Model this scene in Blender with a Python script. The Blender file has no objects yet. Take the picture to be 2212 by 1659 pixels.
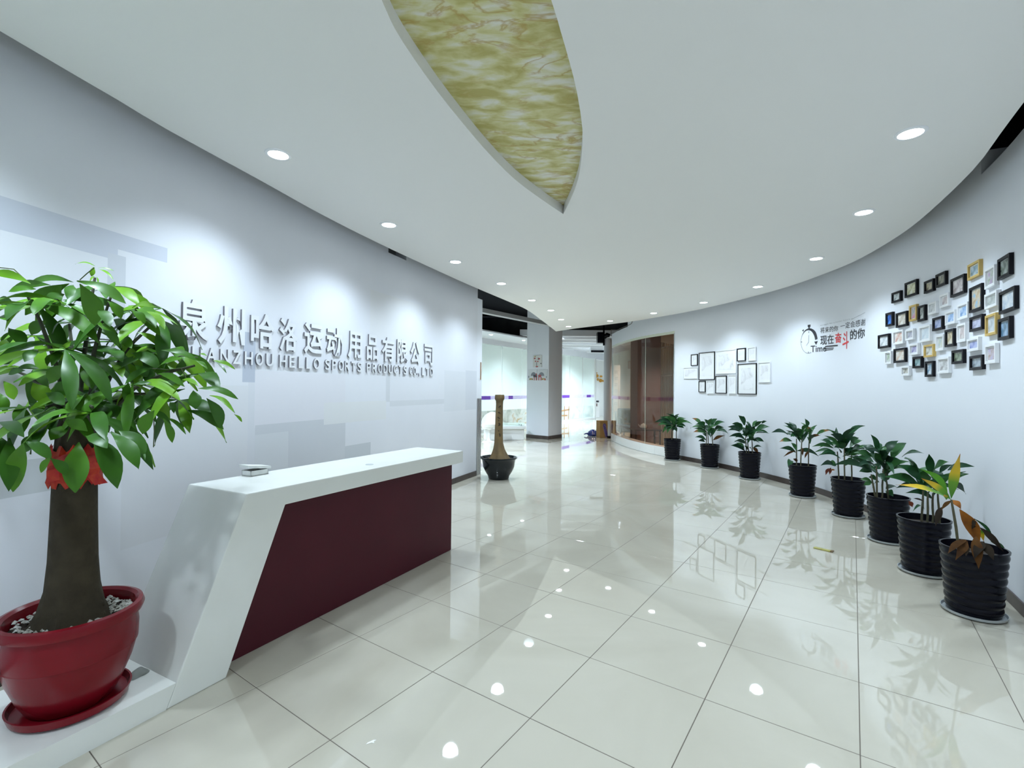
import bpy, bmesh, math, random
from mathutils import Vector, Matrix

random.seed(7)
SC = bpy.context.scene
COL = SC.collection

# ------------------------------------------------------------------ camera
FPX, PITCH, ROLL, TILE = 1044.64, math.radians(-0.5948), math.radians(0.5287), 0.6
CAMH = 2.4419 * TILE
CX, CY = 1106.0, 829.5
_F = Vector((0, math.cos(PITCH), -math.sin(PITCH)))
_U0 = Vector((0, math.sin(PITCH), math.cos(PITCH)))
_R0 = Vector((1, 0, 0))
_R = math.cos(ROLL) * _R0 + math.sin(ROLL) * _U0
_U = -math.sin(ROLL) * _R0 + math.cos(ROLL) * _U0
CAM = Vector((0, 0, CAMH))

def ray(x, y):
    return _R * ((x - CX) / FPX) - _U * ((y - CY) / FPX) + _F
def atz(x, y, z=0.0):
    d = ray(x, y); return CAM + d * ((z - CAMH) / d.z)
def aty(x, y, Y):
    d = ray(x, y); return CAM + d * (Y / d.y)
def proj(P):
    v = P - CAM; z = v.dot(_F); return (CX + FPX * v.dot(_R) / z, CY - FPX * v.dot(_U) / z)

cd = bpy.data.cameras.new('camera')
cd.sensor_width = 36.0; cd.sensor_fit = 'HORIZONTAL'; cd.lens = FPX / 2212 * 36.0
cd.clip_start = 0.05; cd.clip_end = 100
cam = bpy.data.objects.new('camera', cd); COL.objects.link(cam)
m = Matrix((_R, _U, -_F)).transposed().to_4x4(); m.translation = CAM
cam.matrix_world = m
SC.camera = cam

# ------------------------------------------------------------------ world, exposure
w = bpy.data.worlds.new('world'); SC.world = w; w.use_nodes = True
w.node_tree.nodes['Background'].inputs[0].default_value = (0.55, 0.65, 0.8, 1)
w.node_tree.nodes['Background'].inputs[1].default_value = 0.02
SC.view_settings.view_transform = 'Standard'
SC.view_settings.look = 'None'
SC.view_settings.gamma = 1.0
SC.view_settings.use_curve_mapping = False
SC.view_settings.exposure = 0.56
LAMP_COL = (0.72, 0.87, 1.0)
DOWN_W = 84.0          # watts of each ceiling downlight
BACK_W = 430.0         # watts of each corridor lamp

SC.cycles.max_bounces = 6; SC.cycles.diffuse_bounces = 4; SC.cycles.glossy_bounces = 3; SC.cycles.transmission_bounces = 4
SC.cycles.transparent_max_bounces = 10; SC.cycles.caustics_reflective = False; SC.cycles.caustics_refractive = False
SC.cycles.use_adaptive_sampling = True; SC.cycles.adaptive_threshold = 0.05

# ------------------------------------------------------------------ materials
MATS = {}
def mat(name, col, rough=0.6, metal=0.0, spec=0.5, coat=0.0, noise=None, bump=None, emit=None, trans=None):
    """noise=(scale, strength, colour2)  bump=(scale, strength)"""
    if name in MATS: return MATS[name]
    M = bpy.data.materials.new(name); M.use_nodes = True
    N, L = M.node_tree.nodes, M.node_tree.links
    b = N['Principled BSDF']
    b.inputs['Base Color'].default_value = (*col, 1)
    b.inputs['Roughness'].default_value = rough
    b.inputs['Metallic'].default_value = metal
    b.inputs['Specular IOR Level'].default_value = spec
    b.inputs['Coat Weight'].default_value = coat
    if noise:
        tc = N.new('ShaderNodeTexCoord'); nz = N.new('ShaderNodeTexNoise')
        nz.inputs['Scale'].default_value = noise[0]; nz.inputs['Detail'].default_value = 5
        rp = N.new('ShaderNodeValToRGB')
        rp.color_ramp.elements[0].position = 0.5 - noise[1] / 2; rp.color_ramp.elements[1].position = 0.5 + noise[1] / 2
        rp.color_ramp.elements[0].color = (*col, 1); rp.color_ramp.elements[1].color = (*noise[2], 1)
        L.new(tc.outputs['Object'], nz.inputs['Vector']); L.new(nz.outputs['Fac'], rp.inputs['Fac'])
        L.new(rp.outputs['Color'], b.inputs['Base Color'])
    if bump:
        tc = N.new('ShaderNodeTexCoord'); nz = N.new('ShaderNodeTexNoise'); bp = N.new('ShaderNodeBump')
        nz.inputs['Scale'].default_value = bump[0]; nz.inputs['Detail'].default_value = 4
        bp.inputs['Strength'].default_value = bump[1]; bp.inputs['Distance'].default_value = 0.01
        L.new(tc.outputs['Object'], nz.inputs['Vector']); L.new(nz.outputs['Fac'], bp.inputs['Height'])
        L.new(bp.outputs['Normal'], b.inputs['Normal'])
    if emit:
        b.inputs['Emission Color'].default_value = (*emit[0], 1); b.inputs['Emission Strength'].default_value = emit[1]
    MATS[name] = M
    return M

def mat_glass(name, tint, refl_col=(1, 1, 1), rough=0.0, ior=1.45, haze=0.0, haze_col=(0.9, 0.95, 0.93)):
    M = bpy.data.materials.new(name); M.use_nodes = True
    N, L = M.node_tree.nodes, M.node_tree.links
    N.remove(N['Principled BSDF'])
    out = N['Material Output']
    tr = N.new('ShaderNodeBsdfTransparent'); tr.inputs[0].default_value = (*tint, 1)
    gl = N.new('ShaderNodeBsdfGlossy'); gl.inputs['Color'].default_value = (*refl_col, 1); gl.inputs['Roughness'].default_value = rough
    lw = N.new('ShaderNodeLayerWeight'); lw.inputs['Blend'].default_value = 0.5
    pw = N.new('ShaderNodeMath'); pw.operation = 'POWER'; pw.inputs[1].default_value = 5.0; L.new(lw.outputs['Facing'], pw.inputs[0])
    fr = N.new('ShaderNodeMath'); fr.operation = 'MULTIPLY_ADD'; fr.inputs[1].default_value = 0.7; fr.inputs[2].default_value = ((ior - 1) / (ior + 1)) ** 2
    L.new(pw.outputs[0], fr.inputs[0])
    mx = N.new('ShaderNodeMixShader')
    first = tr
    if haze > 0:
        df = N.new('ShaderNodeBsdfDiffuse'); df.inputs[0].default_value = (*haze_col, 1)
        tl = N.new('ShaderNodeBsdfTranslucent'); tl.inputs[0].default_value = (*haze_col, 1)
        ad = N.new('ShaderNodeMixShader'); ad.inputs[0].default_value = 0.5
        L.new(df.outputs[0], ad.inputs[1]); L.new(tl.outputs[0], ad.inputs[2])
        hz = N.new('ShaderNodeMixShader'); hz.inputs[0].default_value = haze
        L.new(tr.outputs[0], hz.inputs[1]); L.new(ad.outputs[0], hz.inputs[2]); first = hz
    L.new(fr.outputs[0], mx.inputs[0]); L.new(first.outputs[0], mx.inputs[1]); L.new(gl.outputs[0], mx.inputs[2])
    L.new(mx.outputs[0], out.inputs[0])
    return M

def mat_ramp(name, cols, scale=4.0, rough=0.5, stretch=(1, 1, 1), distortion=0.0, coord='Object', lo=0.3, hi=0.7):
    M = bpy.data.materials.new(name); M.use_nodes = True
    N, L = M.node_tree.nodes, M.node_tree.links
    b = N['Principled BSDF']; b.inputs['Roughness'].default_value = rough
    tc = N.new('ShaderNodeTexCoord'); mp = N.new('ShaderNodeMapping'); mp.inputs['Scale'].default_value = stretch
    nz = N.new('ShaderNodeTexNoise'); nz.inputs['Scale'].default_value = scale; nz.inputs['Detail'].default_value = 4
    nz.inputs['Distortion'].default_value = distortion
    rp = N.new('ShaderNodeValToRGB')
    while len(rp.color_ramp.elements) < len(cols): rp.color_ramp.elements.new(0.5)
    for i, c in enumerate(cols):
        e = rp.color_ramp.elements[i]; e.position = lo + (hi - lo) * i / max(1, len(cols) - 1); e.color = (*c, 1)
    L.new(tc.outputs[coord], mp.inputs[0]); L.new(mp.outputs[0], nz.inputs['Vector'])
    L.new(nz.outputs['Fac'], rp.inputs['Fac']); L.new(rp.outputs['Color'], b.inputs['Base Color'])
    return M

WHITE = mat('white paint', (0.765, 0.79, 0.84), 0.65, bump=(180, 0.03))
CEILM = mat('ceiling paint', (0.80, 0.795, 0.77), 0.75)
BLACKC = mat('black ceiling paint', (0.008, 0.009, 0.012), 0.9, spec=0.1)
DGREY = mat('dark grey plaster', (0.035, 0.038, 0.04), 0.9, noise=(3, 0.4, (0.06, 0.065, 0.065)))
BASEB = mat('dark brown baseboard', (0.055, 0.042, 0.038), 0.35, noise=(6, 0.3, (0.085, 0.065, 0.058)))
GLOSSW = mat('white lacquer', (0.80, 0.81, 0.80), 0.22)
DESKW = mat('white lacquer desk', (0.80, 0.81, 0.78), 0.25, noise=(2.2, 0.5, (0.73, 0.735, 0.68)))
REDP = mat('dark red lacquer', (0.070, 0.008, 0.015), 0.5, spec=0.22, noise=(2.0, 0.6, (0.052, 0.006, 0.012)))
POTRED = mat('red glazed ceramic', (0.20, 0.004, 0.012), 0.25, spec=0.25, noise=(5, 0.5, (0.14, 0.005, 0.009)))
BLKPL = mat('black plastic', (0.005, 0.005, 0.009), 0.2, spec=0.16)
BLKGL = mat('black glazed pot', (0.006, 0.009, 0.012), 0.15, spec=0.35)
GREYPL = mat('grey plastic', (0.42, 0.45, 0.46), 0.4)
SOIL = mat('soil', (0.035, 0.024, 0.016), 0.95, bump=(60, 0.8))
STEEL = mat('brushed steel', (0.62, 0.63, 0.63), 0.25, metal=1.0)
FRB = mat('black frame', (0.008, 0.008, 0.011), 0.4, spec=0.15)
FRW = mat('white frame', (0.80, 0.81, 0.82), 0.4)
FRY = mat('pale wood frame', (0.62, 0.44, 0.14), 0.5, noise=(14, 0.4, (0.55, 0.37, 0.10)))
MATBOARD = mat('mat board', (0.82, 0.83, 0.84), 0.7)
DECALG = mat('charcoal decal', (0.035, 0.035, 0.042), 0.5)
DECALL = mat('grey decal', (0.45, 0.47, 0.50), 0.5)
DECALR = mat('red decal', (0.70, 0.045, 0.05), 0.5)
SIGNW = mat('white acrylic', (0.77, 0.78, 0.80), 0.35)
SIGNS = mat('sign edge', (0.20, 0.19, 0.21), 0.3)
LENS = mat('lamp lens', (1, 1, 1), 0.5, emit=((0.88, 0.95, 1.0), 15.0))
LENS.cycles.emission_sampling = 'NONE'      # the lamps' light itself comes from their spot lights
RING = mat('lamp trim', (0.86, 0.87, 0.88), 0.4)
PURPLE = mat('purple film', (0.16, 0.05, 0.42), 0.5)
LILAC = mat_ramp('lilac film', [(0.80, 0.78, 0.92), (0.62, 0.56, 0.85), (0.80, 0.78, 0.92)], scale=9, stretch=(1, 1, 4))

# ------------------------------------------------------------------ builders
class MB:
    def __init__(s): s.v = []; s.f = []
    def add(s, vs, fs):
        o = len(s.v); s.v += [Vector(p) for p in vs]; s.f += [tuple(i + o for i in f) for f in fs]; return s
    def box(s, lo, hi, T=None):
        x0, y0, z0 = lo; x1, y1, z1 = hi
        vs = [Vector(p) for p in ((x0,y0,z0),(x1,y0,z0),(x1,y1,z0),(x0,y1,z0),(x0,y0,z1),(x1,y0,z1),(x1,y1,z1),(x0,y1,z1))]
        if T: vs = [T(p) for p in vs]
        return s.add(vs, [(3,2,1,0),(4,5,6,7),(0,1,5,4),(1,2,6,5),(2,3,7,6),(3,0,4,7)])
    def prism(s, poly, lo, hi, T):
        """poly of (a,b); extruded along the third axis from lo to hi; T maps (a,b,c) to world"""
        n = len(poly)
        vs = [T(a, b, lo) for a, b in poly] + [T(a, b, hi) for a, b in poly]
        fs = [tuple(range(n))[::-1], tuple(range(n, 2 * n))] + [(i, (i + 1) % n, n + (i + 1) % n, n + i) for i in range(n)]
        return s.add(vs, fs)
    def lathe(s, prof, c=(0, 0, 0), seg=32, jitter=0.0):
        c = Vector(c); n = len(prof); vs = []; fs = []
        for i in range(seg):
            a = 2 * math.pi * i / seg
            k = 1 + (random.uniform(-jitter, jitter) if jitter else 0)
            for r, z in prof: vs.append(c + Vector((r * k * math.cos(a), r * k * math.sin(a), z)))
        for i in range(seg):
            j = (i + 1) % seg
            for q in range(n - 1): fs.append((i * n + q, j * n + q, j * n + q + 1, i * n + q + 1))
        o = len(s.v); s.add(vs, fs)
        if prof[0][0] > 1e-6: s.f.append(tuple(o + i * n for i in range(seg))[::-1])
        if prof[-1][0] > 1e-6: s.f.append(tuple(o + i * n + n - 1 for i in range(seg)))
        return s
    def tube(s, pts, rads, seg=8, cap=True):
        pts = [Vector(p) for p in pts]
        if not hasattr(rads, '__len__'): rads = [rads] * len(pts)
        o = len(s.v); vs = []; fs = []
        ref = Vector((0.3, 0.2, 1)).normalized()
        for i, p in enumerate(pts):
            d = (pts[min(i + 1, len(pts) - 1)] - pts[max(i - 1, 0)]).normalized()
            if abs(d.dot(ref)) > 0.95: r2 = Vector((1, 0.1, 0))
            else: r2 = ref
            a = d.cross(r2).normalized(); b = d.cross(a)
            for k in range(seg):
                t = 2 * math.pi * k / seg; vs.append(p + (a * math.cos(t) + b * math.sin(t)) * rads[i])
        for i in range(len(pts) - 1):
            for k in range(seg):
                j = (k + 1) % seg; fs.append((i * seg + k, i * seg + j, (i + 1) * seg + j, (i + 1) * seg + k))
        if cap: fs += [tuple(range(seg))[::-1], tuple(range((len(pts) - 1) * seg, len(pts) * seg))]
        return s.add(vs, fs)
    def build(s, name, material, parent=None, smooth=False, bevel=0.0, origin=None, fix=True):
        me = bpy.data.meshes.new(name)
        org = Vector(origin) if origin is not None else Vector((0, 0, 0))
        me.from_pydata([tuple(p - org) for p in s.v], [], s.f)
        if fix:
            bm = bmesh.new(); bm.from_mesh(me)
            bmesh.ops.recalc_face_normals(bm, faces=bm.faces)
            if bevel > 0:
                es = [e for e in bm.edges if len(e.link_faces) == 2 and e.calc_face_angle(0) > 0.5]
                bmesh.ops.bevel(bm, geom=es, offset=bevel, segments=2, affect='EDGES', profile=0.6, clamp_overlap=True)
            bm.to_mesh(me); bm.free()
        if smooth:
            me.polygons.foreach_set('use_smooth', [True] * len(me.polygons))
            try: me.set_sharp_from_angle(angle=math.radians(42))
            except Exception: pass
        mats = material if isinstance(material, (list, tuple)) else [material]
        for mm in mats: me.materials.append(mm)
        o = bpy.data.objects.new(name, me); COL.objects.link(o)
        if parent is not None:
            o.parent = parent
            o.location = org - parent.location if origin is not None else -parent.location
        elif origin is not None: o.location = org
        return o

def tag(o, label=None, cat=None, group=None, kind=None):
    if label: o['label'] = label
    if cat: o['category'] = cat
    if group: o['group'] = group
    if kind: o['kind'] = kind
    return o
def thing(name, loc, label, cat, group=None):
    o = bpy.data.objects.new(name, None); COL.objects.link(o); o.location = loc; o.empty_display_size = 0.1
    return tag(o, label, cat, group)
def struct(o, label=None): return tag(o, label, None, None, 'structure')

def smooth_curve(pts, step=0.12):
    P = [Vector((x, y)) for x, y in pts]; out = []
    for i in range(len(P) - 1):
        p0 = P[max(i - 1, 0)]; p1 = P[i]; p2 = P[i + 1]; p3 = P[min(i + 2, len(P) - 1)]
        n = max(2, int((p2 - p1).length / step))
        for k in range(n):
            t = k / n
            out.append(0.5 * ((2 * p1) + (p2 - p0) * t + (2 * p0 - 5 * p1 + 4 * p2 - p3) * t * t + (3 * p1 - p0 - 3 * p2 + p3) * t ** 3))
    out.append(P[-1]); return out

class Curve:
    """a plan curve with arc length; side=+1: the room lies to the right of the walking direction"""
    def __init__(s, pts, side, step=0.12):
        s.p = smooth_curve(pts, step); s.side = side; s.u = [0.0]
        for a, b in zip(s.p, s.p[1:]): s.u.append(s.u[-1] + (b - a).length)
    def seg(s, u):
        lo, hi = 0, len(s.u) - 2
        while lo < hi:
            mid = (lo + hi + 1) // 2
            if s.u[mid] <= u: lo = mid
            else: hi = mid - 1
        return lo
    def pt(s, u): i = s.seg(u); return s.p[i] + (s.p[i + 1] - s.p[i]) * ((u - s.u[i]) / (s.u[i + 1] - s.u[i]))
    def tan(s, u):
        e = 0.08; return (s.pt(min(u + e, s.u[-1])) - s.pt(max(u - e, 0))).normalized()
    def nrm(s, u): t = s.tan(u); return Vector((t.y, -t.x)) * s.side
    def at(s, u, z, off=0.0):
        p = s.pt(u) + s.nrm(u) * off; return Vector((p.x, p.y, z))
    def hit(s, x, y):
        d = ray(x, y); best = None
        for i in range(len(s.p) - 1):
            a = s.p[i]; e = s.p[i + 1] - a
            den = d.x * e.y - d.y * e.x
            if abs(den) < 1e-9: continue
            t = (a.x * e.y - a.y * e.x) / den
            q = (a.x * d.y - a.y * d.x) / den
            if t > 0.1 and -1e-6 <= q <= 1 + 1e-6 and (best is None or t < best[0]): best = (t, s.u[i] + q * e.length)
        return best[1], CAMH + d.z * best[0]

# ------------------------------------------------------------------ plan curves of the hall
ZC = 3.05
CEIL_L = [(-2.30,-2.2),(-2.50,-1.0),(-2.55,0.2),(-2.46,1.3),(-2.312,2.153),(-2.204,2.665),(-2.146,2.975),(-1.946,3.706),(-1.751,4.452),(-1.417,5.451),
          (-0.746,7.193),(-0.134,8.621),(0.262,9.576),(0.613,10.885),(0.912,12.063),(1.189,13.207)]
CEIL_R = [(1.189,13.207),(1.642,12.517),(2.672,11.252),(3.112,10.517),(3.590,9.539),(3.924,8.483),(4.155,7.316),(4.173,6.286),(4.103,5.667),
          (3.887,4.847),(3.640,4.216),(3.261,3.422),(2.968,2.938),(2.769,2.613),(2.35,1.9),(1.95,1.0),(1.7,0.0),(1.55,-1.0),(1.5,-2.2)]
cl = Curve(CEIL_L, +1)
WL = Curve([tuple(cl.pt(u) - cl.nrm(u) * (0.20 + 0.04 * min(1, max(0, (cl.pt(u).y - 6.5) / 1.5)))) for u in
            [cl.u[-1] * k / 60 for k in range(61)] if cl.pt(u).y < 8.42], +1)
RW = Curve([(1.78,-2.2),(1.85,-1.0),(1.98,0.0),(2.24,0.95),(2.62,1.8),(3.285,3.02),(3.565,3.50),(3.87,4.10),(4.14,4.85),(4.330,5.75),(4.415,6.50),(4.432,7.15),
            (4.376,7.65),(4.260,8.30),(4.120,8.80),(3.98,9.30),(3.82,9.75),(3.62,10.25),(3.40,10.78),(3.17,11.4),(2.99,12.3),(2.92,13.2),(2.93,14.3)], -1)

uL_end = WL.hit(1030, 840)[0]
uR_jamb = RW.hit(1457, 850)[0]
uR_drop = RW.hit(1355, 850)[0]
uR_end = RW.hit(1321, 850)[0]
uR_near = RW.hit(2120, 900)[0]

def strip(C, u0, u1, z0, z1, thick, mb=None, step=0.15, outward=True):
    """a curved slab standing on the curve, from the wall face outwards (away from the room)"""
    mb = mb or MB(); n = max(1, int((u1 - u0) / step)); us = [u0 + (u1 - u0) * k / n for k in range(n + 1)]
    s = -thick if outward else thick
    vs = []
    for u in us: vs += [C.at(u, z0), C.at(u, z1), C.at(u, z1, s), C.at(u, z0, s)]
    fs = []
    for k in range(n):
        a, b = 4 * k, 4 * k + 4
        for q in range(4): fs.append((a + q, a + (q + 1) % 4, b + (q + 1) % 4, b + q))
    fs += [(0, 1, 2, 3), (4 * n + 3, 4 * n + 2, 4 * n + 1, 4 * n)]
    return mb.add(vs, fs)

# ------------------------------------------------------------------ floor: base slab with joints + separate tiles
YAW = math.radians(-35.19128)
GO = Vector((0.82758554 * TILE, 8.03808254 * TILE)); GA = Vector((math.cos(YAW), math.sin(YAW))); GB = Vector((math.sin(YAW), -math.cos(YAW)))

def floor_mat(name, joints):
    M = bpy.data.materials.new(name); M.use_nodes = True
    N, L = M.node_tree.nodes, M.node_tree.links; b = N['Principled BSDF']
    b.inputs['Roughness'].default_value = 0.022; b.inputs['Specular IOR Level'].default_value = 0.95
    geo = N.new('ShaderNodeNewGeometry')
    nz = N.new('ShaderNodeTexNoise'); nz.inputs['Scale'].default_value = 0.9; nz.inputs['Detail'].default_value = 6; nz.inputs['Distortion'].default_value = 1.2
    rp = N.new('ShaderNodeValToRGB'); e = rp.color_ramp.elements
    e[0].position = 0.32; e[0].color = (0.47, 0.435, 0.355, 1); e[1].position = 0.68; e[1].color = (0.55, 0.515, 0.43, 1)
    L.new(geo.outputs['Position'], nz.inputs['Vector']); L.new(nz.outputs['Fac'], rp.inputs['Fac'])
    col = rp.outputs['Color']
    if joints:
        sep = N.new('ShaderNodeSeparateXYZ'); L.new(geo.outputs['Position'], sep.inputs[0])
        masks = []
        for ax in (GA, GB):
            m1 = N.new('ShaderNodeMath'); m1.operation = 'MULTIPLY'; m1.inputs[1].default_value = ax.x / TILE
            m2 = N.new('ShaderNodeMath'); m2.operation = 'MULTIPLY_ADD'; m2.inputs[1].default_value = ax.y / TILE
            L.new(sep.outputs['X'], m1.inputs[0]); L.new(sep.outputs['Y'], m2.inputs[0]); L.new(m1.outputs[0], m2.inputs[2])
            m3 = N.new('ShaderNodeMath'); m3.operation = 'SUBTRACT'; m3.inputs[1].default_value = GO.dot(ax) / TILE
            L.new(m2.outputs[0], m3.inputs[0])
            m4 = N.new('ShaderNodeMath'); m4.operation = 'PINGPONG'; m4.inputs[1].default_value = 0.5; L.new(m3.outputs[0], m4.inputs[0])
            m5 = N.new('ShaderNodeMath'); m5.operation = 'LESS_THAN'; m5.inputs[1].default_value = 0.0031; L.new(m4.outputs[0], m5.inputs[0])
            masks.append(m5)
        mm = N.new('ShaderNodeMath'); mm.operation = 'MAXIMUM'; L.new(masks[0].outputs[0], mm.inputs[0]); L.new(masks[1].outputs[0], mm.inputs[1])
        mx = N.new('ShaderNodeMix'); mx.data_type = 'RGBA'; L.new(mm.outputs[0], mx.inputs['Factor'])
        L.new(col, mx.inputs['A']); mx.inputs['B'].default_value = (0.10, 0.08, 0.06, 1); col = mx.outputs['Result']
        mr = N.new('ShaderNodeMath'); mr.operation = 'MULTIPLY_ADD'; mr.inputs[1].default_value = 0.8; mr.inputs[2].default_value = 0.022
        L.new(mm.outputs[0], mr.inputs[0]); L.new(mr.outputs[0], b.inputs['Roughness'])
    L.new(col, b.inputs['Base Color'])
    return M
FLOORJ = floor_mat('polished tile field with joints', True)
FLOORT = floor_mat('polished tile', False)

floor = MB().box((-9, -4, -0.12), (11, 30, -0.0012)).build('floor', FLOORJ)
struct(floor, 'glossy cream tiled floor of the lobby')
def make_tile_mesh():
    g = 0.0019; h = TILE / 2 - g; bv = 0.0012
    mb = MB().add([(-h,-h,-0.01),(h,-h,-0.01),(h,h,-0.01),(-h,h,-0.01),(-h,-h,-bv),(h,-h,-bv),(h,h,-bv),(-h,h,-bv),
                   (-h+bv,-h+bv,0),(h-bv,-h+bv,0),(h-bv,h-bv,0),(-h+bv,h-bv,0)],
                  [(3,2,1,0)] + [(a,(a+1)%4,4+(a+1)%4,4+a) for a in range(4)] + [(4+a,4+(a+1)%4,8+(a+1)%4,8+a) for a in range(4)] + [(8,9,10,11)])
    o = mb.build('tile', FLOORT, floor); return o
t0 = make_tile_mesh(); cands = []
for i in range(-14, 16):
    for j in range(-14, 14):
        c = GO + GA * (TILE * (i + .5)) + GB * (TILE * (j + .5))
        if not 0.6 < c.y < 9.8: continue
        cor = [GO + GA * (TILE * (i + p)) + GB * (TILE * (j + q)) for p in (0, 1) for q in (0, 1)]
        if any(v.y < 0.3 for v in cor): continue
        px = [proj(Vector((v.x, v.y, 0))) for v in cor]
        if max(p[0] for p in px) < 0 or min(p[0] for p in px) > 2212 or min(p[1] for p in px) > 1659: continue
        # inside the hall only
        if c.y < 8.3 and c.x < min((p.x for p in WL.p if abs(p.y - c.y) < 0.3), default=-9) + 0.05: continue
        if c.x > min((p.x for p in RW.p if abs(p.y - c.y) < 0.3), default=9) - 0.05: continue
        cands.append((c.y, c))
cands.sort(key=lambda q: q[0])
for k, (_, c) in enumerate(cands[:300]):
    o = t0 if k == 0 else t0.copy()
    if k: COL.objects.link(o); o.parent = floor
    o.location = (c.x, c.y, random.uniform(-0.0003, 0.0003)); o.rotation_euler = (random.uniform(-4e-4, 4e-4), random.uniform(-4e-4, 4e-4), YAW)

# ------------------------------------------------------------------ curved walls
# the lettered wall: printed mural of overlapping pale squares, as faces of the wall with their own printed colour
u0L, u1L = 0.0, uL_end
BASE = (0.775, 0.79, 0.84)
rects = []   # (ua, ub, za, zb, colour)
def mrect(x0, y0, x1, y1, col):
    ua, za = WL.hit(x0, y0) if x0 > -150 else (0.0, WL.hit(5, y0)[1])
    ub, zb = WL.hit(x1, y1)
    rects.append((min(ua, ub), max(ua, ub), min(za, zb), max(za, zb), col))
mrect(266, 830, 549, 1100, (0.745, 0.755, 0.79))
mrect(538, 717, 551, 1120, (0.72, 0.735, 0.78))
mrect(525, 716, 551, 826, (0.52, 0.56, 0.65))
mrect(551, 800, 745, 906, (0.77, 0.77, 0.82))
mrect(551, 919, 745, 1010, (0.64, 0.66, 0.70))
mrect(551, 940, 622, 1010, (0.70, 0.72, 0.755))
mrect(745, 964, 800, 1010, (0.60, 0.63, 0.67))
mrect(834, 806, 842, 868, (0.68, 0.70, 0.74))
mrect(842, 866, 960, 872, (0.70, 0.72, 0.76))
mrect(960, 800, 1029, 884, (0.735, 0.755, 0.80))
mrect(1006, 800, 1029, 884, (0.68, 0.705, 0.76))
mrect(800, 625, 905, 745, (0.775, 0.785, 0.81))
mrect(700, 870, 834, 905, (0.775, 0.785, 0.80))
def mrect2(x1, yt, yb, col, xa=None):
    u, za = WL.hit(x1, yt); _, zb = WL.hit(x1, yb); rects.append((0.0 if xa is None else WL.hit(xa, (yt + yb) / 2)[0], u, zb, za, col))
mrect2(361.7, 536.4, 568, (0.60, 0.63, 0.71))
mrect2(255, 520, 563, (0.60, 0.63, 0.71))
mrect(233, 545, 266, 905, (0.62, 0.645, 0.70))
mrect2(128, 985, 1056, (0.60, 0.625, 0.65))
ztop_notch = WL.hit(842, 546.5)[1]
un0, un1 = WL.hit(839, 550)[0], WL.hit(878, 556)[0]
us = sorted(set([u0L, u1L, un0, un1] + [u1L * k / 70 for k in range(71)] + [r[k] for r in rects for k in (0, 1)]))
us = [u for k, u in enumerate(us) if k == 0 or u - us[k - 1] > 1e-4]
ZTOP = 3.42
zs = sorted(set([0.0, ZTOP, ztop_notch] + [r[k] for r in rects for k in (2, 3) if 0 < r[k] < ZTOP]))
mb = MB(); cols = []
for a, ua in enumerate(us):
    for z in zs: mb.v.append(WL.at(ua, z))
nz = len(zs)
for a in range(len(us) - 1):
    um = (us[a] + us[a + 1]) / 2
    for k in range(nz - 1):
        zm = (zs[k] + zs[k + 1]) / 2
        if un0 < um < un1 and zm > ztop_notch: continue
        c = BASE
        for r in rects:
            if r[0] <= um <= r[1] and r[2] <= zm <= r[3]: c = r[4]
        mb.f.append((a * nz + k, (a + 1) * nz + k, (a + 1) * nz + k + 1, a * nz + k + 1)); cols.append(c)
# thickness (back and end faces)
front = len(mb.f); n0 = len(mb.v)
for ua in us: mb.v += [WL.at(ua, 0, -0.16), WL.at(ua, ztop_notch, -0.16), WL.at(ua, ZTOP, -0.16)]
for a in range(len(us) - 1):
    um = (us[a] + us[a + 1]) / 2
    b0 = n0 + 3 * a
    mb.f.append((b0, b0 + 1, b0 + 4, b0 + 3))
    if not un0 < um < un1: mb.f.append((b0 + 1, b0 + 2, b0 + 5, b0 + 4))
e = (len(us) - 1)
mb.f.append((e * nz, n0 + 3 * e, n0 + 3 * e + 2, e * nz + nz - 1))
kn = zs.index(ztop_notch)
for uu in (un0, un1):
    a = min(range(len(us)), key=lambda q: abs(us[q] - uu)); mb.f.append((a * nz + kn, n0 + 3 * a + 1, n0 + 3 * a + 2, a * nz + nz - 1))
for a in range(len(us) - 1):
    um = (us[a] + us[a + 1]) / 2; inn = un0 < um < un1
    k = kn if inn else nz - 1; b = 1 if inn else 2
    mb.f.append((a * nz + k, (a + 1) * nz + k, n0 + 3 * (a + 1) + b, n0 + 3 * a + b))
cols += [BASE] * (len(mb.f) - front)
MURAL = bpy.data.materials.new('printed mural wall'); MURAL.use_nodes = True
N, L = MURAL.node_tree.nodes, MURAL.node_tree.links
at = N.new('ShaderNodeAttribute'); at.attribute_name = 'Print'
nzn = N.new('ShaderNodeTexNoise'); nzn.inputs['Scale'].default_value = 1.4; nzn.inputs['Detail'].default_value = 6
mxn = N.new('ShaderNodeMix'); mxn.data_type = 'RGBA'; mxn.blend_type = 'MULTIPLY'; mxn.inputs['Factor'].default_value = 0.10
tcn = N.new('ShaderNodeTexCoord'); L.new(tcn.outputs['Object'], nzn.inputs['Vector'])
L.new(at.outputs['Color'], mxn.inputs['A']); L.new(nzn.outputs['Fac'], mxn.inputs['B'])
L.new(mxn.outputs['Result'], N['Principled BSDF'].inputs['Base Color'])
N['Principled BSDF'].inputs['Roughness'].default_value = 0.6
wl = mb.build('wall_left', MURAL, fix=False); struct(wl, 'curved white wall printed with overlapping pale grey squares')
ca = wl.data.color_attributes.new('Print', 'FLOAT_COLOR', 'CORNER')
for p in wl.data.polygons:
    for li in p.loop_indices: ca.data[li].color = (*cols[p.index], 1)
# baseboard
bbl = strip(WL, 0.0, uL_end, 0.0, 0.085, 0.012, outward=False).build('baseboard_left', BASEB); struct(bbl)
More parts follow.
